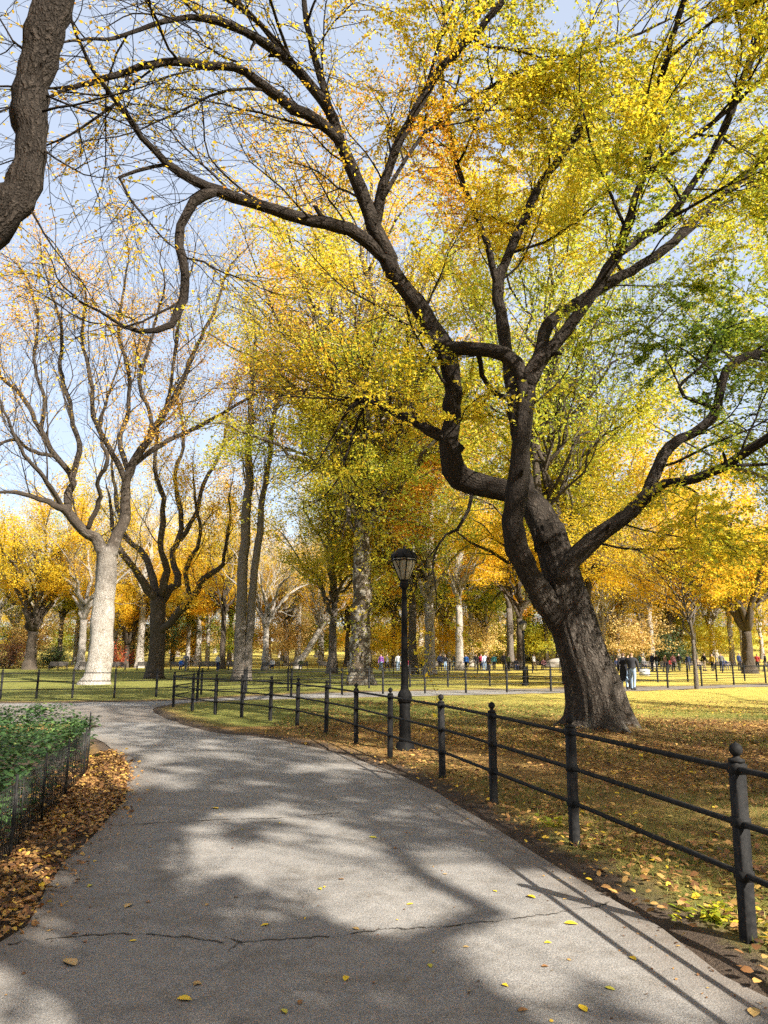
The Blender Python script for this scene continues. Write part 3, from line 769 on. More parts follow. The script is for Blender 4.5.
# ---- generated trees ---------------------------------------------------------------------
def envelope_tree(seed, H, r0, fork, crown, nl, cfg, leader=True, lean=(0, 0), flare=1.5, fork_pts=None, twin=None):
    """trunk to the fork, limbs drawn to points of an ellipsoid crown (cx, cy, cz, rx, ry, rz), boughs and twigs from those"""
    w = Wood(seed)
    cx, cy, cz, rx, ry, rz = crown
    top = np.array([lean[0], lean[1], fork])
    T = catmull(np.array([[0, 0, -.15, r0 * flare * 1.15], [0, 0, .18, r0 * flare], [lean[0] * .12, lean[1] * .12, .9, r0 * 1.12], [lean[0] * .5, lean[1] * .5, fork * .5, r0 * .95], [*top, r0 * .85]]), 14)
    T[2:-1, :2] += w.g.normal(size=(11, 2)) * r0 * .07
    w.tube(T[:, :3], T[:, 3], 20 if r0 > .25 else 12)
    def limb(p0, tgt, r, bend=.45):
        d = np.linalg.norm(tgt - p0)
        c1 = p0 + np.array([(tgt - p0)[0] * .18, (tgt - p0)[1] * .18, d * bend]); 
        t = np.linspace(0, 1, 11)[:, None]
        P = (1 - t) ** 2 * p0 + 2 * t * (1 - t) * c1 + t ** 2 * tgt
        P[1:-1] += w.g.normal(size=(9, 3)) * d * .022
        rad = np.linspace(r, r * .22, 11)
        w.tube(P, rad); w.kids(P, rad, d, 1, cfg, .25)
    for i in range(nl):
        a = (i + w.r.random() * .8) / nl * 2 * math.pi
        el = w.r.uniform(-.25, .95)
        tgt = np.array([cx + rx * math.cos(a) * math.cos(el), cy + ry * math.sin(a) * math.cos(el), cz + rz * math.sin(el)])
        if leader:
            h = fork + (tgt[2] - fork) * w.r.uniform(0, .45); h = max(h, fork * .95)
            q = np.array([lean[0] + (cx - lean[0]) * max(0, h - fork) / max(H - fork, 1), lean[1], h])
        else:
            q = top - np.array([0, 0, w.r.uniform(0, .25)])
        limb(q, tgt, r0 * (.45 if leader else .6) * w.r.uniform(.75, 1.1), w.r.uniform(.2, .5) if leader else w.r.uniform(.25, .5))
    if leader:
        limb(top, np.array([cx, cy, cz + rz * .98]), r0 * .8, .6)
    return w

CF = dict(max=4, leaf=2, n=[0, 8, 5, 3], ratio=.42, ang=(.45, 1.0), lift=.1, up=.06, up2=0, wig=.17, thin=.014)
CFT = dict(CF, n=[0, 9, 6, 4], up=.10, lift=.18, thin=.012, ang=(.4, .9))      # twiggy, near bare

def place(meshes, name, label, cat, loc, rz=0, s=1.0, group=None, mat=None, bark=None, sz=None):
    root = empty(name, loc, label, cat, group, rz)
    for nm, me in zip(('trunk', 'crown'), meshes):
        o = link(nm, me, root)
        m = bark if nm == 'trunk' else mat
        if m is not None:
            o.material_slots[0].link = 'OBJECT'; o.material_slots[0].material = m
    root.scale = (s, s, sz or s)
    return root

def tmpl(key, w, N, size, sigma, mat, tint, bark, **k):
    return (w.mesh(key + '_trunk', bark), w.leaves(key + '_crown', N, size, sigma, mat, tint, **k))

TM = {}
def crown_noise(seed, sc=.45, lo=.1):
    return lambda p: np.clip(.5 + 1.1 * lnoise(p, sc, seed), lo, 1.7)
TM['tall'] = tmpl('tall', envelope_tree(31, 24, .42, 7, (0, 0, 15, 6, 6, 8.5), 13, CF), 44000, .19, .38, M_leaf_gold, simple_tint(.4, .25, .4, 1), M_bark_grey, pick=crown_noise(1))
TM['broad'] = tmpl('broad', envelope_tree(32, 17, .45, 3.6, (0, 0, 10, 8, 8, 6.5), 10, CF, leader=False), 44000, .19, .38, M_leaf_gold, simple_tint(.4, .25, .4, 2), M_bark_brown, pick=crown_noise(2))
TM['bare'] = tmpl('bare', envelope_tree(33, 22, .45, 6, (0, 0, 14, 7, 7, 8.5), 9, CFT, leader=False), 8000, .15, .3, M_leaf_orange, simple_tint(.3, .25, .4, 3), M_bark_grey, pick=crown_noise(3))
TM['oval'] = tmpl('oval', envelope_tree(34, 14, .3, 3.2, (0, 0, 8.6, 4.6, 4.6, 5.6), 11, CF), 28000, .17, .34, M_leaf_lime, simple_tint(.5, .25, .5, 4), M_bark_grey, pick=crown_noise(4))
TM['tree2'] = tmpl('tree2', envelope_tree(35, 20, .4, 5.5, (.5, 0, 12.5, 7.5, 7, 7.5), 12, CF), 44000, .19, .4, M_leaf_gold, simple_tint(.5, .25, .4, 5), M_bark_grey, pick=crown_noise(5))

# white-trunked elm at the left: its main limbs are traced, each with a distance of its own
def elm():
    w = Wood(51)
    B = gnd(95, 685); Y = B[1]
    def q(pts): return [(a, b, Y + dy, wd) for a, b, dy, wd in pts]
    tr = q([(95, 688, 0, 41), (95, 683, 0, 32), (97, 674, 0, 25.5), (101, 645, 0, 23), (104, 605, 0, 20.5), (106, 575, 0, 19.5), (107, 548, 0, 20)])
    px_limb(w, tr, 26, jit=.012, knob=.12)
    LM = [[(104, 556, 0, 12.0), (96, 540, -.3, 11.2), (81, 528, -.8, 10.4), (66, 511, -1.2, 8.8), (47, 502, -2, 5.6), (20, 493, -3, 4.0), (-10, 492, -4, 2.4)],
          [(68, 513, -1.2, 8.0), (69, 492, -1, 7.2), (73, 478, -.6, 6.4), (54, 454, -1, 5.6), (41, 431, -1.4, 4.8), (20, 393, -2, 4.0), (0, 375, -2.5, 3.2), (-15, 330, -3, 2.4)],
          [(72, 480, -.6, 5.6), (80, 448, .2, 5.6), (74, 427, .6, 4.8), (69, 400, 1, 4.4), (60, 372, 1.2, 4.0), (62, 330, 1.5, 3.2), (50, 290, 1.6, 2.4)],
          [(110, 556, 0, 13.6), (116, 536, .3, 12.0), (125, 519, .6, 10.4), (127, 481, .8, 8.8), (134, 461, 1, 8.0), (152, 434, 1.3, 7.2), (169, 407, 1.6, 6.4), (183, 380, 2, 5.6), (195, 350, 2.2, 4.0), (214, 310, 2.5, 3.2), (228, 270, 3, 2.4)],
          [(127, 486, .8, 6.4), (112, 451, .3, 5.6), (95, 420, -.2, 4.8), (91, 380, -.4, 4.0), (82, 340, -.6, 3.2), (86, 300, -.8, 2.4)],
          [(132, 466, 1, 5.6), (162, 444, 2, 4.8), (203, 424, 3.2, 4.0), (250, 397, 4.5, 2.8), (275, 380, 5, 1.6)],
          [(128, 470, .8, 5.6), (120, 440, 1.5, 4.8), (128, 410, 2.2, 4.0), (128, 370, 2.5, 4.0), (118, 330, 2.6, 3.2), (124, 290, 2.6, 2.4)],
          [(150, 437, 1.3, 4.8), (150, 412, .9, 4.0), (139, 382, .6, 4.0), (150, 345, .3, 3.2), (160, 305, .1, 2.4)],
          [(168, 410, 1.6, 4.0), (172, 375, 1.2, 3.2), (178, 330, 1, 2.8), (185, 285, .8, 2.0)],
          [(86, 531, -.7, 4.8), (100, 500, -1.5, 4.8), (98, 480, -2.4, 4.0), (108, 462, -3, 4.0), (100, 430, -3.5, 3.2), (110, 390, -4, 2.4)],
          [(54, 456, -1, 4.0), (35, 452, -1.8, 3.6), (15, 440, -2.5, 3.2), (-5, 445, -3, 2.4)],
          [(41, 431, -1.4, 4.0), (44, 400, -.8, 3.6), (34, 360, -.4, 3.2), (38, 320, 0, 2.4), (28, 280, .2, 1.6)],
          [(62, 508, -1.2, 4.8), (45, 478, -3, 4.4), (25, 455, -4.2, 3.6), (8, 420, -5, 2.8), (-5, 390, -5.5, 2.0)]]
    cfg = dict(CFT, n=[0, 10, 6, 4], len=[0, 4.2, 2.1, 1.1], up=.08, lift=.2, ang=(.4, .95), thin=.010)
    for pts in LM:
        P, rad, Ln = px_limb(w, q(pts), max(10, int(len(pts) * 4)), jit=.03, knob=.6)
        n = int(Ln * 1.15)
        w.kids(P, rad, Ln, 1, dict(cfg, n=[0, n, 5, 4]), .25)
    root = empty('elm_tree', B, 'tall elm with a thick pale sunlit trunk and nearly bare limbs, behind the left fence', 'tree')
    for nm, me in (('trunk', w.mesh('elm_trunk', M_bark_elm)), ('crown', w.leaves('elm_crown', 24000, .135, .2, M_leaf_orange, simple_tint(.42, .28, .5, 6), pick=crown_noise(6, .5, .05)))):
        o = link(nm, me, root); o.matrix_parent_inverse = Matrix.Translation(-Vector(B))
elm()

def forked():
    w = Wood(52)
    B = gnd(155, 679); Y = B[1]
    def q(pts): return [(a, b, Y + dy, wd) for a, b, dy, wd in pts]
    px_limb(w, q([(154, 681, 0, 24), (154, 676, 0, 19), (156, 660, 0, 16), (158, 635, 0, 15), (158, 612, 0, 15), (159, 598, 0, 15)]), 14, jit=.02, knob=.3)
    LM = [[(158, 605, 0, 9), (150, 592, -.5, 8), (135, 570, -1.5, 7), (118, 546, -2.5, 6), (112, 520, -3, 4)],
          [(158, 603, 0, 9), (152, 575, 1, 7), (143, 552, 1.8, 6), (126, 538, 2.4, 5), (118, 505, 3, 4), (112, 470, 3, 3)],
          [(160, 604, 0, 9), (170, 590, .5, 8), (179, 578, 1, 7), (172, 555, 1.5, 6), (180, 535, 2, 5), (180, 508, 2.4, 5), (175, 478, 2.6, 4), (184, 440, 2.8, 3), (178, 400, 3, 2)],
          [(160, 634, 0, 8), (174, 618, -.8, 8), (190, 600, -1.6, 7), (205, 578, -2.4, 6), (223, 563, -3, 4), (228, 530, -3.4, 3)],
          [(180, 540, 2, 5), (196, 515, 2.4, 4.5), (205, 480, 2.5, 4), (222, 450, 2.8, 3), (228, 410, 3, 2)],
          [(190, 600, -1.6, 5), (186, 570, -2, 5), (200, 540, -2.3, 4), (196, 505, -2.6, 3)],
          [(160, 600, 0, 8), (166, 570, -1, 7), (160, 540, -2, 6), (164, 505, -2.5, 5), (155, 465, -3, 4), (158, 425, -3.3, 3)]]
    cfg = dict(CFT, len=[0, 3.6, 1.8, .9], thin=.011)
    for pts in LM:
        P, rad, Ln = px_limb(w, q(pts), max(10, len(pts) * 3), jit=.05)
        w.kids(P, rad, Ln, 1, dict(cfg, n=[0, int(Ln * .8), 5, 4]), .3)
    root = empty('forked_tree', B, 'dark trunk forking low into wide limbs, just right of the pale elm trunk', 'tree')
    for nm, me in (('trunk', w.mesh('forked_trunk', M_bark_brown)), ('crown', w.leaves('forked_crown', 11000, .16, .3, M_leaf_gold, simple_tint(.5, .25, .5, 7), pick=crown_noise(7)))):
        o = link(nm, me, root); o.matrix_parent_inverse = Matrix.Translation(-Vector(B))
forked()

# plane tree with a mottled trunk and the broad hanging yellow-green crown at the centre
def local(px, py): return gnd(px, py)
g0 = local(361, 685)
CFD = dict(CF, n=[0, 9, 6, 4], up=.02, up2=-.09, lift=-.02, wig=.18)
w = envelope_tree(61, 31, .56, 7.5, (.5, -1, 16.0, 7.6, 7.0, 13.2), 24, CFD, flare=1.55)
place(tmpl('plane', w, 95000, .155, .34, M_leaf_plane, lambda p, g: np.clip(.24 + .027 * (p[:, 2] - 9) + .22 * lnoise(p, .5, 8) + g.normal(size=len(p)) * .06, 0, 1), M_bark_plane, pick=lambda p: crown_noise(8, .6)(p) * np.clip(.25 + (p[:, 2] - 3.5) / 6, .2, 1)),
      'plane_tree', 'thick mottled trunk under a drooping yellow-green crown, just left of the near lamp post', 'tree', g0)

# tall twin stems left of centre
g1 = local(239, 682)
w = Wood(62)
for s_, (x, lean_, h, r) in enumerate([(0, .1, 24, .33), (.75, .9, 21, .24)]):
    T = catmull(np.array([[x * .5, 0, -.1, r * 1.9], [x * .55, 0, .3, r * 1.5], [x * .7, .1, 2, r * 1.05], [x, .2, 8, r * .95], [x + lean_ * .5, .3, h * .6, r * .7], [x + lean_, .3, h * .85, r * .4], [x + lean_ * 1.1, .3, h, r * .12]]), 26)
    T[3:-1, :2] += w.g.normal(size=(22, 2)) * .05
    w.tube(T[:, :3], T[:, 3], 14)
    w.kids(T[:, :3], T[:, 3], h, 1, dict(CFT, n=[0, 26, 5, 4], len=[0, 4.4, 2.0, 1.0], ang=(.25, .6), up=.16, lift=.3, thin=.011, lead=False), .42)
place(tmpl('twin', w, 5200, .15, .3, M_leaf_gold, simple_tint(.5), M_bark_limb, pick=crown_noise(9)), 'twin_stem_tree', 'two tall straight grey stems side by side, rising bare left of the mottled trunk', 'tree', g1)

# tree rows: (px, py, template, scale, leaf material, bark, label)
place(TM['oval'], 'pale_trunk_tree', 'straight grey trunk in half shade, first to the left of the mottled trunk', 'tree', local(332, 674), 1.2, 1.25, mat=M_leaf_lime, bark=M_bark_grey)
place(TM['tree2'], 'pale_trunk_tree', 'stout pale trunk just to the right of the near lamp post', 'tree', local(430, 675), .4, 1.05, mat=M_leaf_lime, bark=M_bark_white)
place(TM['tall'], 'pale_trunk_tree', 'whitish trunk with a wide foot, midway between the near lamp post and the leaning tree', 'tree', local(460, 671), 2.0, .95, mat=M_leaf_gold, bark=M_bark_white)
place(TM['broad'], 'spreading_tree', 'dark spreading trunk with low limbs at the far left beside the rusty shrub', 'tree', local(29, 670), 2.9, 1.15, mat=M_leaf_gold, bark=M_bark_brown)
place(TM['bare'], 'pale_trunk_tree', 'slender pale trunk seen right behind the thick white elm trunk', 'tree', local(80, 670), .3, .9, mat=M_leaf_orange, bark=M_bark_white)
place(TM['broad'], 'brown_trunk_tree', 'thin brown trunk rising between the elm and the low forking tree', 'tree', local(126, 668), 4.4, .8, mat=M_leaf_gold, bark=M_bark_brown)
place(TM['tall'], 'brown_trunk_tree', 'brown straight trunk with golden leaves just left of the twin stems', 'tree', local(222, 669), 3.3, .8, mat=M_leaf_gold, bark=M_bark_brown)
place(TM['bare'], 'pale_trunk_tree', 'white forked trunk standing just right of the twin stems', 'tree', local(265, 670), 1.0, .75, mat=M_leaf_gold, bark=M_bark_white)
place(TM['tall'], 'twin_shade_tree', 'grey trunk leaning slightly left, left neighbour of the distant lamp post', 'tree', local(511, 669), 1.7, 1.0, mat=M_leaf_gold, bark=M_bark_grey)
place(TM['tree2'], 'twin_shade_tree', 'brown trunk touching the distant lamp post from behind', 'tree', local(521, 670), .9, 1.0, mat=M_leaf_gold, bark=M_bark_brown)
place(TM['broad'], 'spreading_tree', 'brown trunk with wide low limbs at the right edge beyond the fences', 'tree', local(750, 674), .2, 1.0, mat=M_leaf_gold, bark=M_bark_brown)
place(TM['tall'], 'pale_trunk_tree', 'pale trunk behind the spreading tree at the right edge', 'tree', local(733, 667), 5.1, .85, mat=M_leaf_gold, bark=M_bark_white)
place(TM['bare'], 'pale_trunk_tree', 'thin pale trunk directly behind the couple walking', 'tree', local(619, 667), 2.6, .8, mat=M_leaf_orange, bark=M_bark_white)

# leaning white trunk
w = envelope_tree(63, 15, .36, 4.6, (3.6, 0, 9.5, 5, 5, 5), 9, CF, leader=False, lean=(2.6, 0), flare=1.4)
place(tmpl('lean', w, 9000, .18, .35, M_leaf_gold, simple_tint(.55), M_bark_white, pick=crown_noise(11)), 'leaning_pale_tree', 'white trunk leaning strongly to the right, between the twin stems and the mottled trunk', 'tree', local(297, 669))

# young tree in the lawn, thin stem and golden crown
gy = local(697, 690)
w = envelope_tree(64, 9.4, .085, 2.3, (-1.0, .2, 5.5, 4.4, 3.4, 4.0), 18, dict(CF, n=[0, 8, 5, 4], up=.03), flare=1.3)
place(tmpl('young', w, 42000, .11, .2, M_leaf_gold, simple_tint(.42, .22, .7, 12), M_bark_grey, pick=crown_noise(12, .9)), 'young_tree', 'young tree with a thin straight stem and a bright golden crown, on the right lawn', 'tree', gy)

# crowns that fill behind the leaning tree
wl = envelope_tree(66, 24, .22, 7.0, (-.2, 0, 14.5, 6.2, 5.5, 9.0), 16, CF, lean=(-1.7, 0), flare=1.3)
place(tmpl('lime', wl, 48000, .16, .34, M_leaf_lime, lambda p, g: np.clip(.52 + .3 * lnoise(p, .45, 14) + g.normal(size=len(p)) * .06, 0, 1), M_bark_brown, pick=crown_noise(14)),
      'lime_tree', 'tall yellow-green tree standing behind the leaning tree crown, its trunk hidden by the big trunk', 'tree', (8.85, 32.5, 0))
place(TM['tall'], 'orange_tree', 'tree with orange upper crown showing between the left limbs of the leaning tree', 'tree', (-1.7, 53, 0), 1.1, 1.3, mat=M_leaf_orange, bark=M_bark_grey)
place(TM['oval'], 'lime_tree', 'yellow-green tree between the leaning tree and the young golden tree', 'tree', (11.6, 46, 0), 2.2, 1.35, mat=M_leaf_lime, bark=M_bark_grey)
place(TM['broad'], 'golden_tree', 'wide golden crown over the walking couple', 'tree', (14.2, 55, 0), 3.1, 1.05, mat=M_leaf_gold, bark=M_bark_brown)
place(TM['tree2'], 'lime_tree', 'pale yellow-green tree reaching in from beyond the right edge', 'tree', (24.5, 38, 0), 4.1, 1.15, mat=M_leaf_lime, bark=M_bark_grey)
place(TM['tall'], 'golden_tree', 'golden tree standing behind the near lamp lantern', 'tree', (2.4, 62, 0), 2.6, .85, mat=M_leaf_gold, bark=M_bark_grey)

for i_, (px_, py_, k_, s_, m_, b_) in enumerate([(58, 667, 'tall', .8, M_leaf_lime, M_bark_grey), (104, 666.5, 'bare', .85, M_leaf_gold, M_bark_white), (141, 667, 'tall', .75, M_leaf_gold, M_bark_white), (172, 666, 'bare', .8, M_leaf_pale, M_bark_white), (187, 667, 'tall', .7, M_leaf_gold, M_bark_white), (196, 666, 'bare', .8, M_leaf_orange, M_bark_brown), (207, 667, 'tall', .72, M_leaf_lime, M_bark_white),
                                         (286, 667, 'bare', .8, M_leaf_orange, M_bark_grey), (347, 667, 'oval', 1.2, M_leaf_lime, M_bark_grey), (394, 668, 'tall', .8, M_leaf_lime, M_bark_grey), (448, 667, 'bare', .8, M_leaf_gold, M_bark_white), (486, 667.5, 'tree2', .75, M_leaf_lime, M_bark_brown), (547, 667, 'tall', .8, M_leaf_lime, M_bark_brown), (643, 667, 'tall', .8, M_leaf_gold, M_bark_white), (672, 667, 'tree2', .8, M_leaf_gold, M_bark_brown), (714, 666.5, 'bare', .9, M_leaf_gold, M_bark_white)]):
    place(TM[k_], 'slim_tree', 'slim trunk among the far rows of autumn trees near the benches', 'tree', local(px_, py_), i_ * 1.7, s_, 'slim trees in the far rows', mat=m_, bark=b_)

# shrubs in the distance
def shrub(seed, r, h, N, mat, label, name, loc, size=.2):
    w = Wood(seed)
    for i in range(14):
        a = i * 2.4; d = np.array([math.cos(a) * w.r.uniform(.2, .9), math.sin(a) * w.r.uniform(.2, .9), 1.0]); d /= np.linalg.norm(d)
        w.grow(np.array([math.cos(a) * r * .1, math.sin(a) * r * .1, -.05]), d, h * w.r.uniform(.6, 1), .04, 2, dict(CF, n=[0, 0, 7, 4], len=[0, 0, r * .7, r * .35], up=0))
    place((w.mesh(name + '_stems', M_bark_brown), w.leaves(name + '_leaves', N, size, r * .22, mat, simple_tint(.5, .3, 1))), name, label, 'shrub', loc)
shrub(71, 2.6, 3.2, 2600, M_leaf_rust, 'rusty pink shrub at the left edge of the lawn', 'shrub', local(6, 669))
shrub(72, 1.1, 2.8, 1100, M_leaf_red, 'small bright red shrub between the elm and the forking tree', 'shrub', local(122, 668))
shrub(73, 4.0, 6.0, 5200, M_leaf_dark, 'dark evergreen shrub on the slope right of the distant lamp post', 'shrub', (20.5, 108, hill(np.array(20.5), np.array(108.)).item()), .3)
shrub(74, 2.2, 2.0, 2600, M_leaf_dark, 'low dark green shrub left of the pale elm trunk', 'shrub', local(52, 668))
shrub(75, 3.0, 3.6, 3600, M_leaf_dark, 'low dark shrub behind the young tree stem', 'shrub', (36, 96, 0), .3)

# the far wood behind everything: too many to count, one mass
def far_wood():
    src = [TM['tall'], TM['broad'], TM['bare'], TM['oval'], TM['tree2']]
    def arr(me):
        n = len(me.vertices); co = np.zeros(n * 3, np.float32); me.vertices.foreach_get('co', co)
        lv = np.zeros(len(me.loops), np.int32); me.loops.foreach_get('vertex_index', lv)
        ls = np.zeros(len(me.polygons), np.int32); me.polygons.foreach_get('loop_total', ls)
        bk = np.zeros(n * 3, np.float32)
        if 'bark' in me.attributes: me.attributes['bark'].data.foreach_get('vector', bk)
        return co.reshape(-1, 3), lv, ls, bk.reshape(-1, 3)
    A = []
    for tr, cr in src:
        co, lv, ls, _ = arr(cr); q = lv.reshape(-1, 4)
        ti = np.zeros(len(cr.vertices), np.float32); cr.attributes['tint'].data.foreach_get('value', ti)
        A.append((arr(tr), co, q, ti))
    g = np.random.default_rng(90)
    LV, LQ, LT, LM = [], [], [], []; n = 0
    WV, WQ, WB = [], [], []; wn = 0
    spots = []
    for row, (Y0, step) in enumerate([(98, 6.5), (110, 7), (126, 8), (146, 9), (172, 10), (205, 12)]):
        half = Y0 * .62
        x = -half + g.uniform(0, step)
        while x < half:
            spots.append((x, Y0 + g.uniform(-5, 5), row)); x += step * g.uniform(.7, 1.35)
    mats = [M_leaf_gold, M_leaf_orange, M_leaf_pale, M_leaf_lime, M_leaf_dark]
    for x, y, row in spots:
        k = g.choice([0, 1, 2, 3, 4], p=[.24, .2, .28, .1, .18])
        (wco, wlv, wls, wbk), lco, lq, ti = A[k]
        s = g.uniform(.72, 1.05) * (1.35 if k == 3 else 1); a = g.uniform(0, 6.28)
        if x < -12: s *= 1.02
        z = hill(np.array(x), np.array(y)).item()
        M = np.array([[math.cos(a), -math.sin(a), 0], [math.sin(a), math.cos(a), 0], [0, 0, 1]]) * s
        off = np.array([x, y, z])
        # thinned, larger leaves at this distance
        keep = g.random(len(lq)) < (.36 if k != 2 else .9)
        q = lq[keep]; vv = lco[q.ravel()].reshape(-1, 4, 3); c = vv.mean(1, keepdims=True); vv = (c + (vv - c) * 1.25).reshape(-1, 3)
        LV.append(vv @ M.T + off); LQ.append(np.arange(len(vv)).reshape(-1, 4) + n); LT.append(np.clip(ti[q.ravel()] + g.uniform(-.2, .2), 0, 1)); n += len(vv)
        m = g.choice(4, p=[.32, .13, .31, .24]) if x < 0 else g.choice(4, p=[.42, .07, .19, .32])
        LM.append(np.full(len(q), m))
        # saplings and brush at the foot of the wood
        lco2, lq2, ti2 = A[3][1:]
        for rep_ in range(1):
            kp = g.random(len(lq2)) < .16; q2 = lq2[kp]; v2 = lco2[q2.ravel()].reshape(-1, 4, 3); c2_ = v2.mean(1, keepdims=True)
            c3 = c2_ * np.array([.9, .9, .62]) - np.array([0, 0, 2.2]); v2 = (c3 + (v2 - c2_) * 1.35).reshape(-1, 3)
            LV.append(v2 + off + np.array([g.uniform(-4, 4), g.uniform(-2, 6), 0])); LQ.append(np.arange(len(v2)).reshape(-1, 4) + n); LT.append(np.clip(ti2[q2.ravel()] + g.uniform(-.3, .3), 0, 1)); n += len(v2)
            LM.append(np.full(len(q2), g.choice(5, p=[.26, .08, .32, .22, .12])))
        big = wls  # trunks and limbs only (drop three-sided twigs)
        ends = np.cumsum(wls); starts = ends - wls
        q4 = wlv.reshape(-1)[np.concatenate([np.arange(starts[0], starts[0])])] if False else None
        nq = int((wls == 4).sum()); Q = wlv[:nq * 4].reshape(-1, 4)
        WV.append(wco @ M.T + off); WB.append(wbk); WQ.append(Q + wn); wn += len(wco)
    me = make_mesh('far_wood', np.vstack(WV + LV), np.vstack(WQ + [q + wn for q in LQ]), smooth=False,
                   attrs={'tint': np.concatenate([np.zeros(wn)] + LT)}, mats=[M_bark_white] + mats, vec=np.vstack(WB + [np.zeros((n, 3))]),
                   qmat=np.concatenate([np.zeros(sum(len(q) for q in WQ), int)] + [m + 1 for m in LM]))
    tag(link('far_wood', me), 'distant autumn wood closing the view behind the benches', 'wood', kind='stuff')
far_wood()

# unseen trees outside the view, crowns shaped to shade path and lawn
SUN = np.array([1.113, -1.136, 1.097]); SUN = SUN / np.linalg.norm(SUN)
# shade map for these crowns: leaves stay only where their shadow should fall
SHADE = [(270, 800, 190, 22, .85), (470, 835, 90, 40, .9), (390, 765, 90, 11, .12), (260, 815, 60, 5, .15), (300, 862, 170, 24, .10), (430, 905, 150, 24, .08), (230, 905, 60, 18, .45),
         (110, 900, 60, 55, .72), (200, 965, 150, 30, .70), (70, 1000, 50, 18, .2), (410, 985, 80, 38, .78), (620, 945, 130, 60, .04), (590, 1005, 40, 10, .6), (270, 1012, 60, 14, .25), (690, 1000, 80, 40, .06),
         (680, 820, 120, 45, .98), (560, 838, 30, 12, .2), (620, 770, 110, 18, .95), (520, 775, 50, 14, .7), (740, 880, 40, 30, .4), (102, 778, 38, 15, .03), (15, 888, 42, 24, .03), (60, 830, 30, 25, .9), (250, 729, 120, 4, .85), (310, 741, 140, 4, .9), (260, 756, 150, 4.5, .85), (230, 772, 120, 4, .8), (380, 752, 60, 4, .15), (700, 715, 110, 14, .12), (600, 600, 60, 110, .6)]
def shade_at(P):
    G = P - SUN * (P[:, 2:3] / SUN[2])
    dep = G[:, 1] * C_ - 1.6 * S_
    ok = dep > .8
    d_ = np.where(ok, dep, 1)
    px = 384 + F * G[:, 0] / d_; py = 512 + F * (G[:, 1] * S_ + 1.6 * C_) / d_
    nz = lnoise(G, 2.6, 61); nz2 = lnoise(G, 2.2, 62)
    px = px + 26 * nz; py = py + 11 * nz2
    D = np.full(len(P), .5)
    for cx, cy, rx, ry, v in SHADE:
        wgt = np.exp(-(((px - cx) / rx) ** 2 + ((py - cy) / ry) ** 2) ** 1.5)
        D = D * (1 - wgt) + v * wgt
    D = D + (.35 + 2.6 * D * (1 - D)) * (.30 * lnoise(G, 5.5, 63) + .18 * lnoise(G, 12.0, 64))
    D = np.clip((D - .57) * 2.4 + .5, 0, 1)
    return np.where(ok, D, .6)
def unseen_shade_tree(seed, label, loc, N, H=17, rxy=6.5):
    ws = envelope_tree(seed, H, .34, 4.5, (0, 0, H * .62, rxy, rxy, H * .38), 9, dict(CF, max=3, n=[0, 7, 5, 2], ratio=.40))
    kp = lambda p: ws.g.random(len(p)) < shade_at(p + np.array(loc))
    place((ws.mesh('shade_trunk', M_bark_brown), ws.leaves('shade_crown', N, .19, .34, M_leaf_gold, simple_tint(.5), keep=kp)), 'unseen_shade_tree', label, 'tree', loc)
unseen_shade_tree(36, 'unseen tree behind the camera, crown shaped to dapple the near path', (7.6, -5.2, 0), 48000, 14.5, 6.2)
unseen_shade_tree(37, 'unseen tree right of the camera, crown shaped to shade the lawn behind the near fence', (17.2, -3.6, 0), 36000)
unseen_shade_tree(38, 'unseen tree right of the camera, crown shaped to shade the leaning trunk', (17.2, 3.0, 0), 20000)
unseen_shade_tree(40, 'very tall unseen tree added well to the right of the camera to shade the bend of the path', (18.5, -4.5, 0), 42000, 30, 8)
unseen_shade_tree(39, 'unseen tree added beyond the right edge to throw bands of shade on the sunny lawn', (20.5, 13, 0), 9000)
for lb_, loc_, rz_ in [('unseen tree added beside the path behind and left of the camera to block sky light', (-9.5, -5, 0), 1.2), ('unseen tree added left of the camera beyond the planting bed to block sky light', (-14.5, 4.5, 0), 2.0), ('unseen tree added straight behind the camera to block sky light', (-1.5, -13, 0), 3.3), ('unseen tree added behind the camera on the right at some distance to block sky light', (12, -20, 0), 4.4), ('unseen tree added far behind the camera on the left to block sky light', (-13, -15, 0), 5.1)]:
    place(TM['oval'], 'unseen_shade_tree', lb_, 'tree', loc_, rz_, 1.3, mat=M_leaf_gold, bark=M_bark_brown)  # unseen trees added around the camera to block sky light

# ------------------------------------------------------------------ fences
def post_meshes():
    b = MB()
    s = .036; bv = .006
    prof = [(-s, -s + bv), (-s + bv, -s), (s - bv, -s), (s, -s + bv), (s, s - bv), (s - bv, s), (-s + bv, s), (-s, s - bv)]
    zs = [-.08, .985]
    V = np.array([(x, y, z) for z in zs for x, y in prof]); n = 8
    Q = [[j, (j + 1) % n, n + (j + 1) % n, n + j] for j in range(n)]
    c = len(V); V = np.vstack([V, [[0, 0, zs[1]]]])
    T = [[n + j, n + (j + 1) % n, c] for j in range(n)]
    b.add(V, Q, T)
    for z in (.37, .655, .95):      # collars where the rails pass
        b.box((0, 0, z), (.079, .079, .055))
    f = MB()
    f.lathe([(.0, .986), (.043, .987), (.047, .995), (.043, 1.003), (.028, 1.008), (.018, 1.014), (.017, 1.024)] +
            [(.038 * math.cos(t), 1.058 + .038 * math.sin(t)) for t in np.linspace(-1.1, 1.45, 9)] + [(.006, 1.098), (.0, 1.102)], sides=18)
    return b.mesh('fence_post', M_iron), f.mesh('fence_post_finial', M_iron, True)
PM, FM = post_meshes()
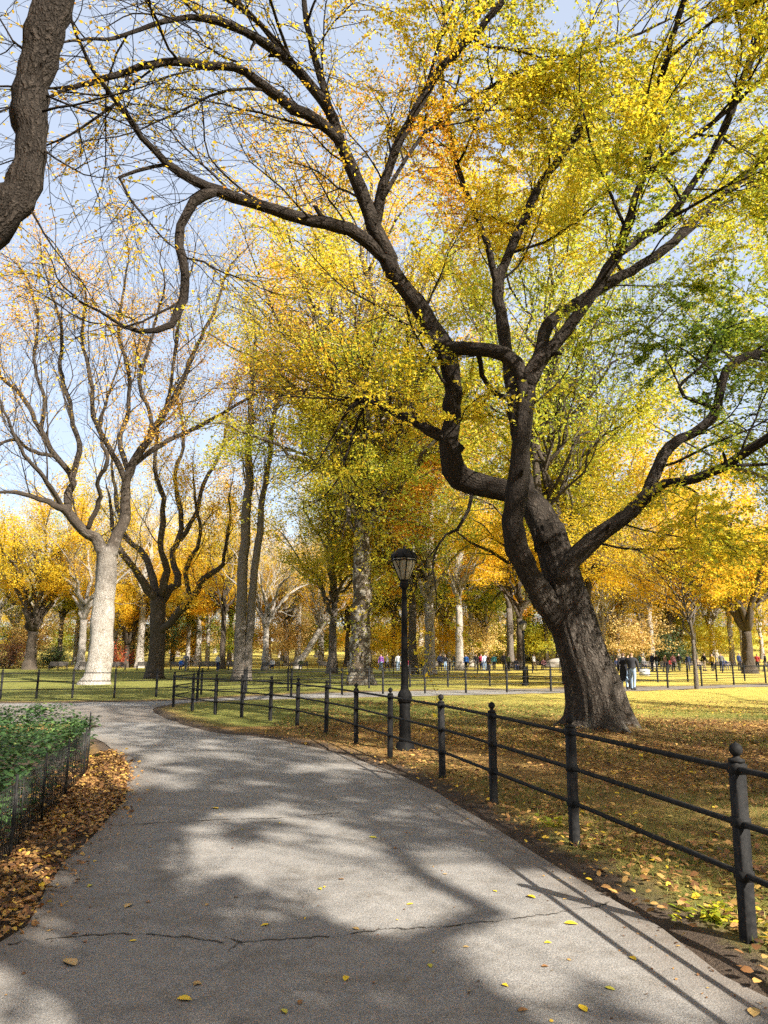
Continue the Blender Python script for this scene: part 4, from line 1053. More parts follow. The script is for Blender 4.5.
def fence(name, base, label, rail_r=.0175, skip_first=False):
    root = empty(name, (*base[len(base) // 2], 0), label, 'fence')
    inv = Matrix.Translation(-Vector(root.location))
    g = random.Random(len(base))
    pts = np.array(base)
    tan = norm(np.gradient(pts, axis=0))
    for i, (x, y) in enumerate(base):
        if skip_first and i == 0: continue
        a = math.atan2(tan[i][1], tan[i][0])
        p = link('post', PM, root); p.matrix_parent_inverse = inv
        p.location = (x, y, .0); p.rotation_euler = (R(g.uniform(-.8, .8)), R(g.uniform(-.8, .8)), a)
        link('finial', FM, p)
    for z in (.37, .655, .95):
        b = MB(); b.tube(np.column_stack([pts, np.full(len(pts), z) + np.array([g.uniform(-.006, .006) for _ in pts])]), rail_r, 10)
        o = b.build('rail', M_iron, root, True); o.matrix_parent_inverse = inv
    return root
fence('path_fence', fence_near, 'black iron fence with ball topped posts curving along the right side of the path')
fence('lawn_fence', fence_south, 'black iron fence on the near side of the crossing path behind the leaning tree', skip_first=True)
fence('lawn_fence', fence_north, 'black iron fence on the far side of the crossing path below the pale elm')
fence('promenade_fence', [(x, 64 + x * .06) for x in np.arange(-4, 44, 2.4)], 'low dark fence in front of the far bench row')
sg = gnd(645, 683)
b = MB(); b.box((0, 0, 0), (.62, .02, .42)); b.box((-.25, .02, .12), (.03, .03, .1)); b.box((.25, .02, .12), (.03, .03, .1))
tag(b.build('notice_board', M_white, None, loc=(sg[0], sg[1] - .05, .62)), 'blank white notice board hung on the far fence beside the couple', 'sign')

# wire fence of the bed
def wire_fence():
    P = catmull(np.array(wire_line), 40)
    P = np.vstack([P, catmull(np.array([wire_line[-1], gnd(88, 748)[:2]]), 8)[1:]])
    root = empty('wire_fence', (*P[20], 0), 'low wire mesh fence around the green planting bed at the left', 'fence')
    inv = Matrix.Translation(-Vector(root.location))
    s = np.concatenate([[0], np.cumsum(np.linalg.norm(np.diff(P, axis=0), axis=1))])
    b = MB()
    def at_s(d): return np.array([np.interp(d, s, P[:, 0]), np.interp(d, s, P[:, 1])])
    g = random.Random(3)
    d = 0.0
    while d < s[-1]:
        x, y = at_s(d); b.tube([(x, y, 0), (x + g.uniform(-.01, .01), y + g.uniform(-.01, .01), .35), (x, y, .60)],   .003, 3); d += .055
    for z in (.04, .14, .24, .34, .44, .53, .60):
        b.tube(np.column_stack([P, z + .01 * np.sin(s * 3 + z * 9)]), .0034, 3)
    o = b.build('wire_mesh', M_wire, root); o.matrix_parent_inverse = inv
    for d in np.arange(.2, s[-1] + .01, 1.35):
        x, y = at_s(d); b = MB(); b.tube([(x, y, -.05), (x, y, .66)], .011, 6)
        o = b.build('post', M_iron, root); o.matrix_parent_inverse = inv
wire_fence()

# planting in the bed
def bed():
    g = np.random.default_rng(17)
    N = 2600
    X = g.uniform(-12, -2.2, N * 6); Y = g.uniform(3, 16, N * 6)
    k = inside(bed_poly, X, Y) & (dist_poly(wire_line, X, Y) > .1)
    X, Y = X[k][:N], Y[k][:N]
    h = .38 + .15 * lnoise(np.stack([X, Y, 0 * X], -1), 1.4, 5) + g.uniform(-.08, .1, len(X)) + .16 * np.clip((Y - 8) / 4, 0, 1)
    pos, ax, nr, ln, tt = [], [], [], [], []
    b = MB()
    for x, y, hh in zip(X, Y, h):
        m = 16
        z = hh * (1 - .75 * g.random(m) ** 1.6)
        rr = .05 + .13 * g.random(m); a = g.uniform(0, 6.28, m)
        pos.append(np.stack([x + rr * np.cos(a), y + rr * np.sin(a), z], -1))
        ax.append(np.stack([np.cos(a), np.sin(a), g.uniform(-.6, .5, m)], -1)); nr.append(np.stack([g.normal(size=m) * .4, g.normal(size=m) * .4, np.ones(m)], -1))
        ln.append(g.uniform(.045, .115, m)); tt.append(np.clip(.35 + .2 * lnoise(np.array([[x, y, 0.]]), 1.5, 6) + g.normal(size=m) * .12 + (.35 if g.random() < .05 else 0) - .0 * z, 0, 1))
    pos = np.vstack(pos); ln = np.concatenate(ln)
    me = leaf_mesh('bed_foliage', pos, np.vstack(ax), norm(np.vstack(nr)), ln, ln * .55, np.concatenate(tt), M_bed)
    tag(link('bed_plants', me), 'dense dark green ground cover filling the fenced bed at the left', 'ground cover', kind='stuff')
bed()

# ------------------------------------------------------------------ lamps
def lamp_meshes():
    parts = {}
    b = MB()
    b.lathe([(.0, 0), (.185, 0), (.185, .05), (.165, .07), (.16, .12), (.135, .15), (.125, .17)], sides=8, rz=R(22.5))
    b.lathe([(.112, .16), (.105, .2), (.102, .5), (.098, .72), (.098, .80)], sides=8, rz=R(22.5))
    b.lathe([(.10, .79), (.118, .82), (.122, .87), (.117, .93), (.098, .97), (.075, 1.0), (.066, 1.03), (.07, 1.05), (.062, 1.08)], sides=20)
    parts['base'] = b.mesh('lamp_base', M_iron_lamp)
    b = MB(); k = 12
    prof = [(.064, 1.07), (.060, 1.4), (.052, 2.1), (.047, 2.52), (.044, 2.56)]
    aa = np.linspace(0, 2 * math.pi, 48, endpoint=False)
    V = np.array([(r * (1 - .09 * (0.5 - .5 * math.cos(12 * a))) * math.cos(a), r * (1 - .09 * (.5 - .5 * math.cos(12 * a))) * math.sin(a), z) for r, z in prof for a in aa])
    i = np.arange(len(prof) - 1)[:, None] * 48; j = np.arange(48)[None]; j2 = (j + 1) % 48
    b.add(V, np.stack(np.broadcast_arrays(i + j, i + j2, i + 48 + j2, i + 48 + j), -1).reshape(-1, 4))
    b.lathe([(.05, 2.53), (.052, 2.56), (.045, 2.58), (.040, 2.60), (.040, 2.68), (.07, 2.72), (.078, 2.76), (.076, 2.80), (.062, 2.84)], sides=18)
    parts['pole'] = b.mesh('lamp_pole', M_iron_lamp, True)
    gp = [(.064, 2.842), (.098, 2.90), (.138, 3.0), (.176, 3.09), (.200, 3.16), (.207, 3.205), (.198, 3.225)]
    b = MB(); b.lathe(gp, sides=24); parts['glass'] = b.mesh('lamp_glass', M_glass, True)
    b = MB()
    for q in range(8):
        a = q / 8 * 2 * math.pi + .2; r = .0105 if q % 2 == 0 else .006
        if q % 2 == 0:
            b.tube([((R_ + .004) * math.cos(a), (R_ + .004) * math.sin(a), z) for R_, z in gp], r, 6)
        else:       # forked glazing bars
            for sg_ in (-1, 1):
                b.tube([((R_ + .003) * math.cos(a + sg_ * s2), (R_ + .003) * math.sin(a + sg_ * s2), z) for (R_, z), s2 in zip(gp[1:6], (0, 0, .08, .2, .3))], r, 5)
    tt = np.linspace(0, 2 * math.pi, 65)
    b.tube([(.213 * math.cos(t), .213 * math.sin(t), 3.195 - .016 * abs(math.sin(4 * t))) for t in tt], .013, 6)
    b.lathe([(.062, 2.83), (.075, 2.845), (.068, 2.87), (.06, 2.88)], sides=18)
    parts['frame'] = b.mesh('lamp_frame', M_iron_lamp, True)
    b = MB()
    b.lathe([(.0, 3.215), (.213, 3.216), (.220, 3.235), (.205, 3.27), (.175, 3.315), (.138, 3.35), (.115, 3.365), (.112, 3.385), (.06, 3.395), (.028, 3.39), (.018, 3.405), (.026, 3.42), (.018, 3.44), (.006, 3.46), (.0, 3.47)], sides=24)
    for q in range(8):
        a = q / 8 * 2 * math.pi
        b.tube([(.216 * math.cos(a), .216 * math.sin(a), 3.225), (.21 * math.cos(a), .21 * math.sin(a), 3.285), (.152 * math.cos(a), .152 * math.sin(a), 3.345)], [.016, .018, .010], 6)
    parts['cap'] = b.mesh('lamp_cap', M_iron_lamp, True)
    return parts
LP = lamp_meshes()
def lamp(loc, label, s=1.0, rz=0):
    root = empty('street_lamp', loc, label, 'street lamp', 'park lamp posts', rz)
    root.scale = (s, s, s)
    for nm, me in LP.items(): link(nm, me, root)
lp = gnd(405, 752)
lamp(lp, 'black iron lamp post with urn lantern standing right behind the near fence', 1.015)
lp2 = gnd(525, 686.5)
lamp(lp2, 'distant lamp post between the two fences, left of the leaning trunk', 1.0, .4)

# ------------------------------------------------------------------ benches
def bench_meshes():
    p = {}
    b = MB()
    for i in range(4): b.box((0, -.16 + i * .105, .445), (1.9, .085, .035))
    p['seat'] = b.mesh('bench_seat', M_bench)
    b = MB(); M = Matrix.Rotation(R(-12), 3, 'X')
    for i in range(4): b.box((0, .24 + i * .022, .54 + i * .105), (1.9, .03, .085), M=M)
    p['backrest'] = b.mesh('bench_back', M_bench)
    for s in (-.9, 0, .9):
        b = MB(); b.box((s, -.14, .21), (.06, .07, .425)); b.box((s, .21, .21), (.06, .07, .425)); b.box((s, .035, .40), (.05, .42, .045))
        b.tube([(s, .21, .42), (s, .27, .65), (s, .335, .90)], .022, 6)
        b.tube([(s, .29, .66), (s, .05, .68), (s, -.17, .66), (s, -.19, .45)], .018, 6)
        p['leg%g' % s] = b.mesh('bench_leg', M_benchleg)
    return p
BP = bench_meshes()
def bench(loc, rz, label, group='benches along the promenade'):
    root = empty('park_bench', loc, label, 'bench', group, rz)
    for nm, me in BP.items(): link('leg' if nm.startswith('leg') else nm, me, root)

# ------------------------------------------------------------------ people
cloth_cache = {}
def cloth(col):
    if col not in cloth_cache: cloth_cache[col] = plain('cloth', col, .85, .2, 25, .15)
    return cloth_cache[col]
M_skin = plain('skin', (.50, .32, .23), .55, .06, 10)

def person_mesh(pose):
    """body as one skinned surface, clothing as inflated shells of it"""
    J = {}
    sit = pose == 'sit'; walk = pose in ('walk', 'phone')
    ph = .47 if sit else .93
    J['pelvis'] = (0, 0, ph); J['belly'] = (0, -.01, ph + .17); J['chest'] = (0, .0, ph + .38); J['neckb'] = (0, .01, ph + .53); J['neck'] = (0, -.01, ph + .60); J['head'] = (0, -.025, ph + .68); J['crown'] = (0, -.015, ph + .77)
    J['nose'] = (0, -.115, ph + .675)
    E = [('pelvis', 'belly'), ('belly', 'chest'), ('chest', 'neckb'), ('neckb', 'neck'), ('neck', 'head'), ('head', 'crown'), ('head', 'nose')]
    Rd = dict(pelvis=(.155, .115), belly=(.14, .105), chest=(.165, .115), neckb=(.07, .065), neck=(.055, .058), head=(.078, .095), crown=(.06, .075), nose=(.012, .014))
    for s, n in ((-1, 'l'), (1, 'r')):
        sw = (.22 if walk else .03) * s
        if sit:
            J[n + 'hip'] = (.09 * s, -.02, ph); J[n + 'knee'] = (.12 * s, -.44, ph + .03); J[n + 'ankle'] = (.12 * s, -.46, .09); J[n + 'toe'] = (.13 * s, -.62, .035); J[n + 'heel'] = (.12 * s, -.44, .04)
        else:
            J[n + 'hip'] = (.09 * s, 0, ph - .04); J[n + 'knee'] = (.10 * s, -.04 - sw * .55, .50); J[n + 'ankle'] = (.10 * s, -sw + .02, .09 + (.05 if walk and s < 0 else 0)); J[n + 'toe'] = (.12 * s, -sw - .15, .035); J[n + 'heel'] = (.10 * s, -sw + .05, .04)
        z = ph + .49
        J[n + 'sh'] = (.185 * s, .01, z)
        if sit:
            J[n + 'el'] = (.24 * s, -.06, z - .28); J[n + 'wr'] = (.14 * s, -.26, z - .36)
        elif pose == 'phone' and s > 0:
            J[n + 'el'] = (.30 * s, -.12, z - .22); J[n + 'wr'] = (.24 * s, -.25, z + .03)
        else:
            J[n + 'el'] = (.24 * s, .03 + sw * .4, z - .29); J[n + 'wr'] = (.25 * s, -.06 + sw * .6, z - .54)
        wv = Vector(J[n + 'wr']); ev = Vector(J[n + 'el']); d = (wv - ev).normalized(); side = d.cross(Vector((s, 0, 0))).normalized()
        J[n + 'palm'] = tuple(wv + d * .06)
        E += [('pelvis', n + 'hip'), (n + 'hip', n + 'knee'), (n + 'knee', n + 'ankle'), (n + 'ankle', n + 'toe'), (n + 'ankle', n + 'heel'), ('chest', n + 'sh'), (n + 'sh', n + 'el'), (n + 'el', n + 'wr'), (n + 'wr', n + 'palm')]
        Rd.update({n + 'hip': (.088, .092), n + 'knee': (.056, .058), n + 'ankle': (.036, .038), n + 'toe': (.035, .025), n + 'heel': (.032, .03), n + 'sh': (.06, .062), n + 'el': (.041, .041), n + 'wr': (.027, .027), n + 'palm': (.018, .036)})
        for fi in range(4):
            a = Vector(J[n + 'palm']) + side * (fi - 1.5) * .018 + d * .03; bq = a + d * (.05 + .012 * (fi in (1, 2))) - Vector((s, 0, 0)) * .012
            J[n + f'f{fi}a'] = tuple(a); J[n + f'f{fi}b'] = tuple(bq)
            E += [(n + 'palm', n + f'f{fi}a'), (n + f'f{fi}a', n + f'f{fi}b')]; Rd[n + f'f{fi}a'] = (.009, .009); Rd[n + f'f{fi}b'] = (.007, .007)
        a = Vector(J[n + 'wr']) + d * .035 + side * -.035; J[n + 'ta'] = tuple(a); J[n + 'tb'] = tuple(a + d * .035 - side * .012)
        E += [(n + 'wr', n + 'ta'), (n + 'ta', n + 'tb')]; Rd[n + 'ta'] = (.012, .012); Rd[n + 'tb'] = (.009, .009)
    names = list(J); ix = {k: i for i, k in enumerate(names)}
    me = bpy.data.meshes.new('skel')
    me.from_pydata([J[k] for k in names], [(ix[a], ix[b]) for a, b in E], [])
    o = bpy.data.objects.new('skel', me); COL.objects.link(o)
    o.modifiers.new('s', 'SKIN'); ss = o.modifiers.new('d', 'SUBSURF'); ss.levels = 1; ss.render_levels = 1
    for k in names:
        sv = me.skin_vertices[0].data[ix[k]]; sv.radius = Rd[k]; sv.use_root = k == 'pelvis'
    dg = bpy.context.evaluated_depsgraph_get()
    ev = bpy.data.meshes.new_from_object(o.evaluated_get(dg))
    bpy.data.objects.remove(o); bpy.data.meshes.remove(me)
    bm = bmesh.new(); bm.from_mesh(ev); bm.normal_update()
    segs = [(a, b, np.array(J[a]), np.array(J[b])) for a, b in E]
    def cls(c):
        best = None
        for a, b, p, q in segs:
            ab = q - p; t = np.clip((c - p) @ ab / max(ab @ ab, 1e-9), 0, 1); d = np.linalg.norm(c - p - t * ab) - (Rd[a][0] * (1 - t) + Rd[b][0] * t)
            if best is None or d < best[0]: best = (d, a, b, t)
        return best[1], best[2], best[3]
    C = {}
    for f in bm.faces:
        c = np.array(f.calc_center_median()); a, b, t = cls(c)
        core = {'pelvis', 'belly', 'chest', 'neckb'}
        if a in core and b in core: r = 'trousers' if (a == 'pelvis' and t < .25) else 'jacket'
        elif a in core and b == 'neck': r = 'jacket' if t < .3 else 'skin'
        elif b.endswith('sh') or b.endswith('el') or (b.endswith('wr')): r = 'jacket'
        elif b.endswith('hip') or b.endswith('knee') or (b.endswith('ankle')): r = 'trousers'
        elif b.endswith('toe') or b.endswith('heel'): r = 'shoes'
        elif a in ('head', 'neck') or b == 'crown': r = 'hair' if (c[2] > J['head'][2] + .06 or (c[1] > J['head'][1] + .01 and c[2] > J['head'][2] - .07)) else 'skin'
        else: r = 'skin'
        C[f.index] = r
    for v in bm.verts: pass
    co = np.array([v.co for v in bm.verts]); nr = np.array([v.normal for v in bm.verts])
    fv = [[v.index for v in f.verts] for f in bm.faces]
    bm.free()
    out = {}
    def shell(r, off):
        fs = [fv[i] for i in C if C[i] == r]
        if not fs: return None
        us = sorted({i for f in fs for i in f}); mp = {u: i for i, u in enumerate(us)}
        V = co[us] + nr[us] * off
        m = bpy.data.meshes.new('person_' + r); m.from_pydata(V.tolist(), [], [[mp[i] for i in f] for f in fs])
        m.polygons.foreach_set('use_smooth', np.ones(len(fs), bool)); m.update()
        return m
    for r, off in (('jacket', .02), ('trousers', .012), ('shoes', .012), ('hair', .018)):
        m = shell(r, off)
        if m is not None: out[r] = m
    ev.polygons.foreach_set('use_smooth', np.ones(len(ev.polygons), bool)); ev.name = 'person_body'
    out['body'] = ev
    if pose in ('stand', 'walk', 'coat', 'phone'):
        b = MB(); zt = ph + .05; zb = .42
        b.lathe([(.168, zt + .10), (.178, zt - .05), (.19, zt - .25), (.205, zb)], sides=16)
        V = b.V[0]; V[:, 1] *= .72
        out['coat_skirt'] = make_mesh('person_coat', V, np.vstack(b.Q), None, True)
    return out
PMESH = {p: person_mesh(p) for p in ('stand', 'walk', 'sit', 'phone')}
for d_ in PMESH.values():
    for m_ in d_.values(): m_.materials.clear(); m_.materials.append(M_skin)
def person(loc, rz, pose, jacket, trousers, hair, label, group=None, s=1.0, coat=False, skirt_col=None):
    d = PMESH[pose]
    b = link('person', d['body'], None, loc); b.rotation_euler = (0, 0, rz); b.scale = (s, s, s)
    tag(b, label, 'person', group)
    for nm, col in (('jacket', jacket), ('trousers', trousers), ('shoes', (.05, .045, .04)), ('hair', hair)):
        if nm in d:
            o = link(nm, d[nm], b); o.material_slots[0].link = 'OBJECT'; o.material_slots[0].material = cloth(col)
    if coat:
        o = link('coat', d['coat_skirt'], b); o.material_slots[0].link = 'OBJECT'; o.material_slots[0].material = cloth(jacket)
    return b
BLK, NAVY, JEAN, GREY, WHT, RED, BLUE, TAN, BRN, OLV, PINK, YELW, TEAL, BURG, PURP = (.015, .015, .018), (.02, .03, .07), (.24, .33, .45), (.10, .10, .105), (.42, .42, .41), (.26, .03, .03), (.03, .11, .36), (.24, .18, .11), (.10, .06, .04), (.10, .11, .05), (.26, .12, .14), (.34, .24, .04), (.03, .11, .12), (.2, .02, .04), (.16, .06, .22)
c1 = gnd(625, 690); c2 = gnd(633.5, 690.5)
person(c1, R(165), 'walk', BLK, JEAN, BRN, 'person in a long black coat and pale jeans walking on the crossing path', 'walking couple', coat=True)
person(c2, R(150), 'phone', (.03, .03, .035), (.20, .26, .34), (.22, .13, .07), 'person in a short dark jacket and light blue jeans with one arm raised', 'walking couple')

# far benches and the people on and around them
bx = [-34, -31, -28, -25, -21.5, -18.5, -15.5, -12, -9, -6, -3, 2.2, 5, 8, 11, 14, 17, 22, 25, 28, 31, 34, 37, 40, 43]
def bench_y(x): return 80 + x * .05
seated = {-31: (GREY, 'grey'), -21.5: (BLUE, 'bright blue'), -12: (WHT, 'white'), -9: (OLV, 'olive'), 2.2: (BURG, 'burgundy'), 8: (PURP, 'purple'), 11: (BRN, 'brown'), 17: (PINK, 'pink'), 25: (NAVY, 'navy'), 31: (RED, 'red'), 34: (TAN, 'tan'), 40: (YELW, 'mustard'), 14: (BLK, 'black hooded'), 22: (TEAL, 'dark teal'), 28: (GREY, 'charcoal'), 37: (NAVY, 'dark blue'), 43: (WHT, 'pale grey'), 5: (OLV, 'moss green')}
for x in bx:
    lab = 'empty dark wooden bench in the long row beyond the lawns'
    if x in seated: lab = f'dark wooden bench with the person in the {seated[x][1]} jacket sitting on it'
    bench((x, bench_y(x), .004), R(2), lab)
    if x in seated:
        person((x + .2, bench_y(x) + .06, .0), R(2), 'sit', seated[x][0], GREY if x % 2 else NAVY, BRN, f'person in a {seated[x][1]} jacket sitting on a far bench', 'people on the far benches')
crowd = [(381, 'stand', PURP, JEAN, 'purple jacket'), (387, 'walk', GREY, BLK, 'grey jacket'), (398, 'stand', WHT, JEAN, 'white shirt'), (403, 'stand', (.6, .6, .55), BLK, 'cream jumper'), (440, 'walk', NAVY, BLK, 'navy coat'),
         (466, 'stand', BLUE, BLK, 'blue jacket'), (476, 'walk', BLK, GREY, 'black jacket'), (481, 'stand', BURG, NAVY, 'burgundy coat'), (484.5, 'stand', (.45, .5, .6), JEAN, 'pale blue shirt'), (488, 'walk', BRN, BLK, 'brown coat'), (494, 'stand', TEAL, BLK, 'teal jacket'),
         (504, 'walk', BLK, BLK, 'black suit'), (508.5, 'stand', OLV, BLK, 'olive parka'), (534, 'walk', WHT, TAN, 'white jumper and tan trousers'), (600, 'stand', GREY, JEAN, 'grey hoodie and jeans'), (640, 'stand', TEAL, JEAN, 'teal shirt and jeans'), (652, 'stand', NAVY, NAVY, 'navy jacket and trousers'), (656, 'walk', BLK, JEAN, 'black top and jeans'),
         (673, 'stand', PINK, BLK, 'pink jumper'), (679, 'walk', BLK, OLV, 'black coat and olive trousers'), (688, 'stand', NAVY, GREY, 'navy coat and grey trousers'), (704, 'walk', BLK, TAN, 'black hoodie and tan trousers'), (712, 'stand', YELW, BLK, 'mustard jacket'), (757, 'stand', RED, BLK, 'red jumper'), (665, 'walk', BRN, NAVY, 'brown jacket and navy trousers'), (695, 'stand', BLK, NAVY, 'black jacket and navy trousers'), (721, 'walk', GREY, NAVY, 'grey jumper and navy trousers'), (739, 'stand', NAVY, BLK, 'navy hoodie and black trousers'), (765, 'walk', BLK, GREY, 'black coat and grey trousers'), (610, 'walk', OLV, BLK, 'olive jacket and black trousers'), (445, 'stand', BLK, JEAN, 'black jacket and jeans'), (454, 'walk', GREY, JEAN, 'grey coat and jeans'),
         (218, 'stand', WHT, NAVY, 'white jacket and navy trousers'), (186, 'walk', GREY, GREY, 'all grey clothes'), (245, 'walk', TAN, JEAN, 'tan coat and jeans')]
gp_ = random.Random(8)
for px, pose, jc, tc_, lb in crowd:
    Y = gp_.uniform(73, 77.5); x = at(px, 660, Y)[0]
    person((x, Y, .004), gp_.uniform(0, 6.28), pose, jc, tc_, gp_.choice([BRN, BLK, (.3, .2, .1)]), f'standing person in {lb} by the far benches', 'people by the far benches', gp_.uniform(.95, 1.05))

# boulder on the slope
bm = bmesh.new(); bmesh.ops.create_icosphere(bm, subdivisions=4, radius=1)
cc = np.array([v.co for v in bm.verts]); k = 1 + .22 * lnoise(cc, 2.2, 1) + .08 * lnoise(cc, 6, 2)
for v, s in zip(bm.verts, k): v.co = Vector((v.co.x * 1.5 * s, v.co.y * 1.3 * s, v.co.z * .8 * s))
me = bpy.data.meshes.new('boulder'); bm.to_mesh(me); bm.free(); me.materials.append(M_rock)
bp = at(560, 660, 92); tag(link('boulder', me, None, (bp[0], 94, .3)), 'low grey boulder on the slope behind the leaning trunk', 'rock')

# ------------------------------------------------------------------ fallen leaves and grass
def scatter(name, X, Y, Z, size, tintc, label, flat=.35, mat=None):
    N = len(X); g = np.random.default_rng(len(X))
    nr = np.stack([g.normal(size=N) * flat, g.normal(size=N) * flat, np.ones(N)], -1); a = g.uniform(0, 6.28, N)
    ax = np.stack([np.cos(a), np.sin(a), g.normal(size=N) * flat * .6], -1)
    L = size * g.uniform(.55, 1.35, N)
    me = leaf_mesh(name, np.stack([X, Y, Z], -1), ax, norm(nr), L, L * g.uniform(.4, .75, N), tintc(X, Y, g), mat or M_litter, .22, True)
    return tag(link(name, me), label, 'leaves', kind='stuff')
def gz(X, Y):
    # ground height from the grid
    i = np.clip(np.searchsorted(ys, Y) - 1, 0, ny - 2); j = np.clip(np.searchsorted(xs, X) - 1, 0, nx - 2)
    return np.maximum(np.maximum(GZ[i, j], GZ[i + 1, j + 1]), np.maximum(GZ[i + 1, j], GZ[i, j + 1]))
g = np.random.default_rng(40)
def right_lawn(n, ymin, ymax, power, xmax=16):
    Y = ymin + (ymax - ymin) * g.random(n) ** power; X = g.uniform(-3, xmax, n)
    k = ~inside(path_poly, X, Y) & (X > -2.5 + 0 * Y) & (X < Y * .62 + 2)
    X, Y = X[k], Y[k]; d = dist_poly(path_poly, X, Y, True)
    return X, Y, d
X, Y, d = right_lawn(170000, 2.0, 26, 1.25)
dm = np.hypot(X - MT[0], Y - MT[1])
keep = g.random(len(X)) < np.clip(.5 + .5 * lnoise(np.stack([X, Y, 0 * X], -1), 1.6, 21) + .35 * np.clip(1 - dm / 7, 0, 1), .08, 1) * np.where(Y > 18, .5, 1) * np.clip(.25 + d * 1.3, 0, 1)
X, Y = X[keep], Y[keep]
scatter('fallen_leaves', X, Y, gz(X, Y) + .008 + g.random(len(X)) * .02, .058, lambda x, y, gg: np.clip(.36 + .16 * lnoise(np.stack([x, y, 0 * x], -1), 1.1, 33) + gg.normal(size=len(x)) * .16, 0, 1), 'brown and yellow leaves strewn over the lawn under the leaning tree')
X = g.uniform(-4.6, -1.4, 100000); Y = g.uniform(2.0, 14, 100000)
dp = dist_poly(path_poly, X, Y, True); k = (~inside(path_poly, X, Y) | (dp < .25) & (g.random(len(X)) < .25 * np.exp(-dp / .09))) & ((~inside(bed_poly, X, Y)) | (g.random(len(X)) < .25)) & (X > -5) & (lnoise(np.stack([X, Y, 0 * X], -1), 2.4, 77) > -.1 + .6 * g.random(len(X)) - .45)
X, Y = X[k][:12500], Y[k][:12500]
scatter('leaf_drift', X, Y, np.maximum(gz(X, Y), .006) + .006 + g.random(len(X)) ** 2 * .022, .047, lambda x, y, gg: np.clip(.42 + .1 * lnoise(np.stack([x, y, 0 * x], -1), 2, 34) + gg.normal(size=len(x)) * .15, 0, .93), 'drift of dry brown leaves between the wire fence and the path', .5)
# grass
X, Y, d = right_lawn(200000, 2.0, 24, 1.5)
keep = g.random(len(X)) < np.clip(.35 + .75 * lnoise(np.stack([X, Y, 0 * X], -1), 1.3, 51), .03, 1) * np.clip((d - .18) * 2.2, 0, 1)
X, Y = X[keep], Y[keep]; N = len(X)
hgt = g.uniform(.035, .095, N)
ax = np.stack([g.normal(size=N) * .55, g.normal(size=N) * .55, np.ones(N)], -1); a = g.uniform(0, 6.28, N)
me = leaf_mesh('grass', np.stack([X, Y, gz(X, Y) + hgt * .4], -1), ax, np.stack([np.cos(a), np.sin(a), 0 * a], -1), hgt, np.full(N, .007), np.clip(.38 + .3 * lnoise(np.stack([X, Y, 0 * X], -1), 1.2, 52) + g.normal(size=N) * .1, 0, 1), M_grass)
tag(link('grass', me), 'short yellowing grass on the lawn behind the near fence', 'grass', kind='stuff')
# weeds at the near post
for (px, py, n_, lb) in [(715, 925, 130, 'small bright green weed at the foot of the nearest fence post'), (560, 830, 90, 'small green weed left of the second fence post')]:
    b0 = gnd(px, py); N = n_
    rr = np.abs(g.normal(size=N)) * .11; a = g.uniform(0, 6.28, N)
    L = g.uniform(.03, .075, N)
    me = leaf_mesh('weed', np.stack([rr * np.cos(a) * 1.3, rr * np.sin(a), .02 + g.random(N) * .10], -1), np.stack([np.cos(a), np.sin(a), g.uniform(-.2, .6, N)], -1), norm(np.stack([g.normal(size=N) * .3, g.normal(size=N) * .3, np.ones(N)], -1)), L, L * .6, g.uniform(.2, .45, N), M_leaf_main)
    tag(link('green_weeds', me, None, (b0[0], b0[1], .0)), lb, 'weeds', kind='stuff')

# crumbs of leaf and grit trodden on to the path
X = g.uniform(-3.2, 4, 9000); Y = 2.0 + 13 * g.random(9000) ** 1.4
k = inside(path_poly, X, Y); X, Y = X[k], Y[k]; dp = dist_poly(path_poly, X, Y, True)
k = g.random(len(X)) < .05 + .9 * np.exp(-dp / .22); X, Y = X[k], Y[k]
scatter('leaf_crumbs', X, Y, np.full(len(X), .007), .020, lambda x, y, gg: np.clip(.35 + gg.normal(size=len(x)) * .2, 0, .9), 'crumbs of dry leaf scattered along the margins of the path', .25)
# single leaves lying on the path
def one_leaf(name, px, py, L, mat, label, rz, curl=.25, group='single leaves on the path'):
    p = gnd(px, py)
    out = [(0, -.5), (.16, -.36), (.27, -.12), (.26, .1), (.15, .33), (0, .52)]
    V = [(0, -.62, 0)]
    xs_ = [(x, y) for x, y in out]
    rows = [[(-x, y, abs(x) * curl * 1.3 + .03), (0, y, .02 + .05 * y * y), (x, y, abs(x) * curl + .02)] for x, y in xs_]
    Vv = np.array([v for r_ in rows for v in r_]) * L
    Q = []
    for i in range(len(rows) - 1):
        for j in range(2): Q.append([3 * i + j, 3 * i + j + 1, 3 * i + 4 + j, 3 * i + 3 + j])
    me = make_mesh(name, Vv, Q, smooth=True, attrs={'tint': np.full(len(Vv), .5)}, mats=[mat])
    o = link(name, me, None, (p[0], p[1], .006)); o.rotation_euler = (0, 0, rz)
    tag(o, label, 'leaf', group)
def flat_leaf_mat(name, col):
    m, nt, out = new_mat(name)
    tc = nt.nodes.new('ShaderNodeTexCoord'); n = noise(nt, 40, 4, .7, tc.outputs['Object'])
    c = mixc(nt, n.outputs['Fac'], tuple(x * .6 for x in col), tuple(min(1, x * 1.25) for x in col))
    principled(nt, out, c, .5, None, .3); return m
LY = flat_leaf_mat('fresh_yellow_leaf', (.72, .50, .03)); LT_ = flat_leaf_mat('dry_tan_leaf', (.45, .30, .11)); LB = flat_leaf_mat('brown_leaf', (.22, .11, .04)); LG = flat_leaf_mat('greenish_leaf', (.45, .42, .05))
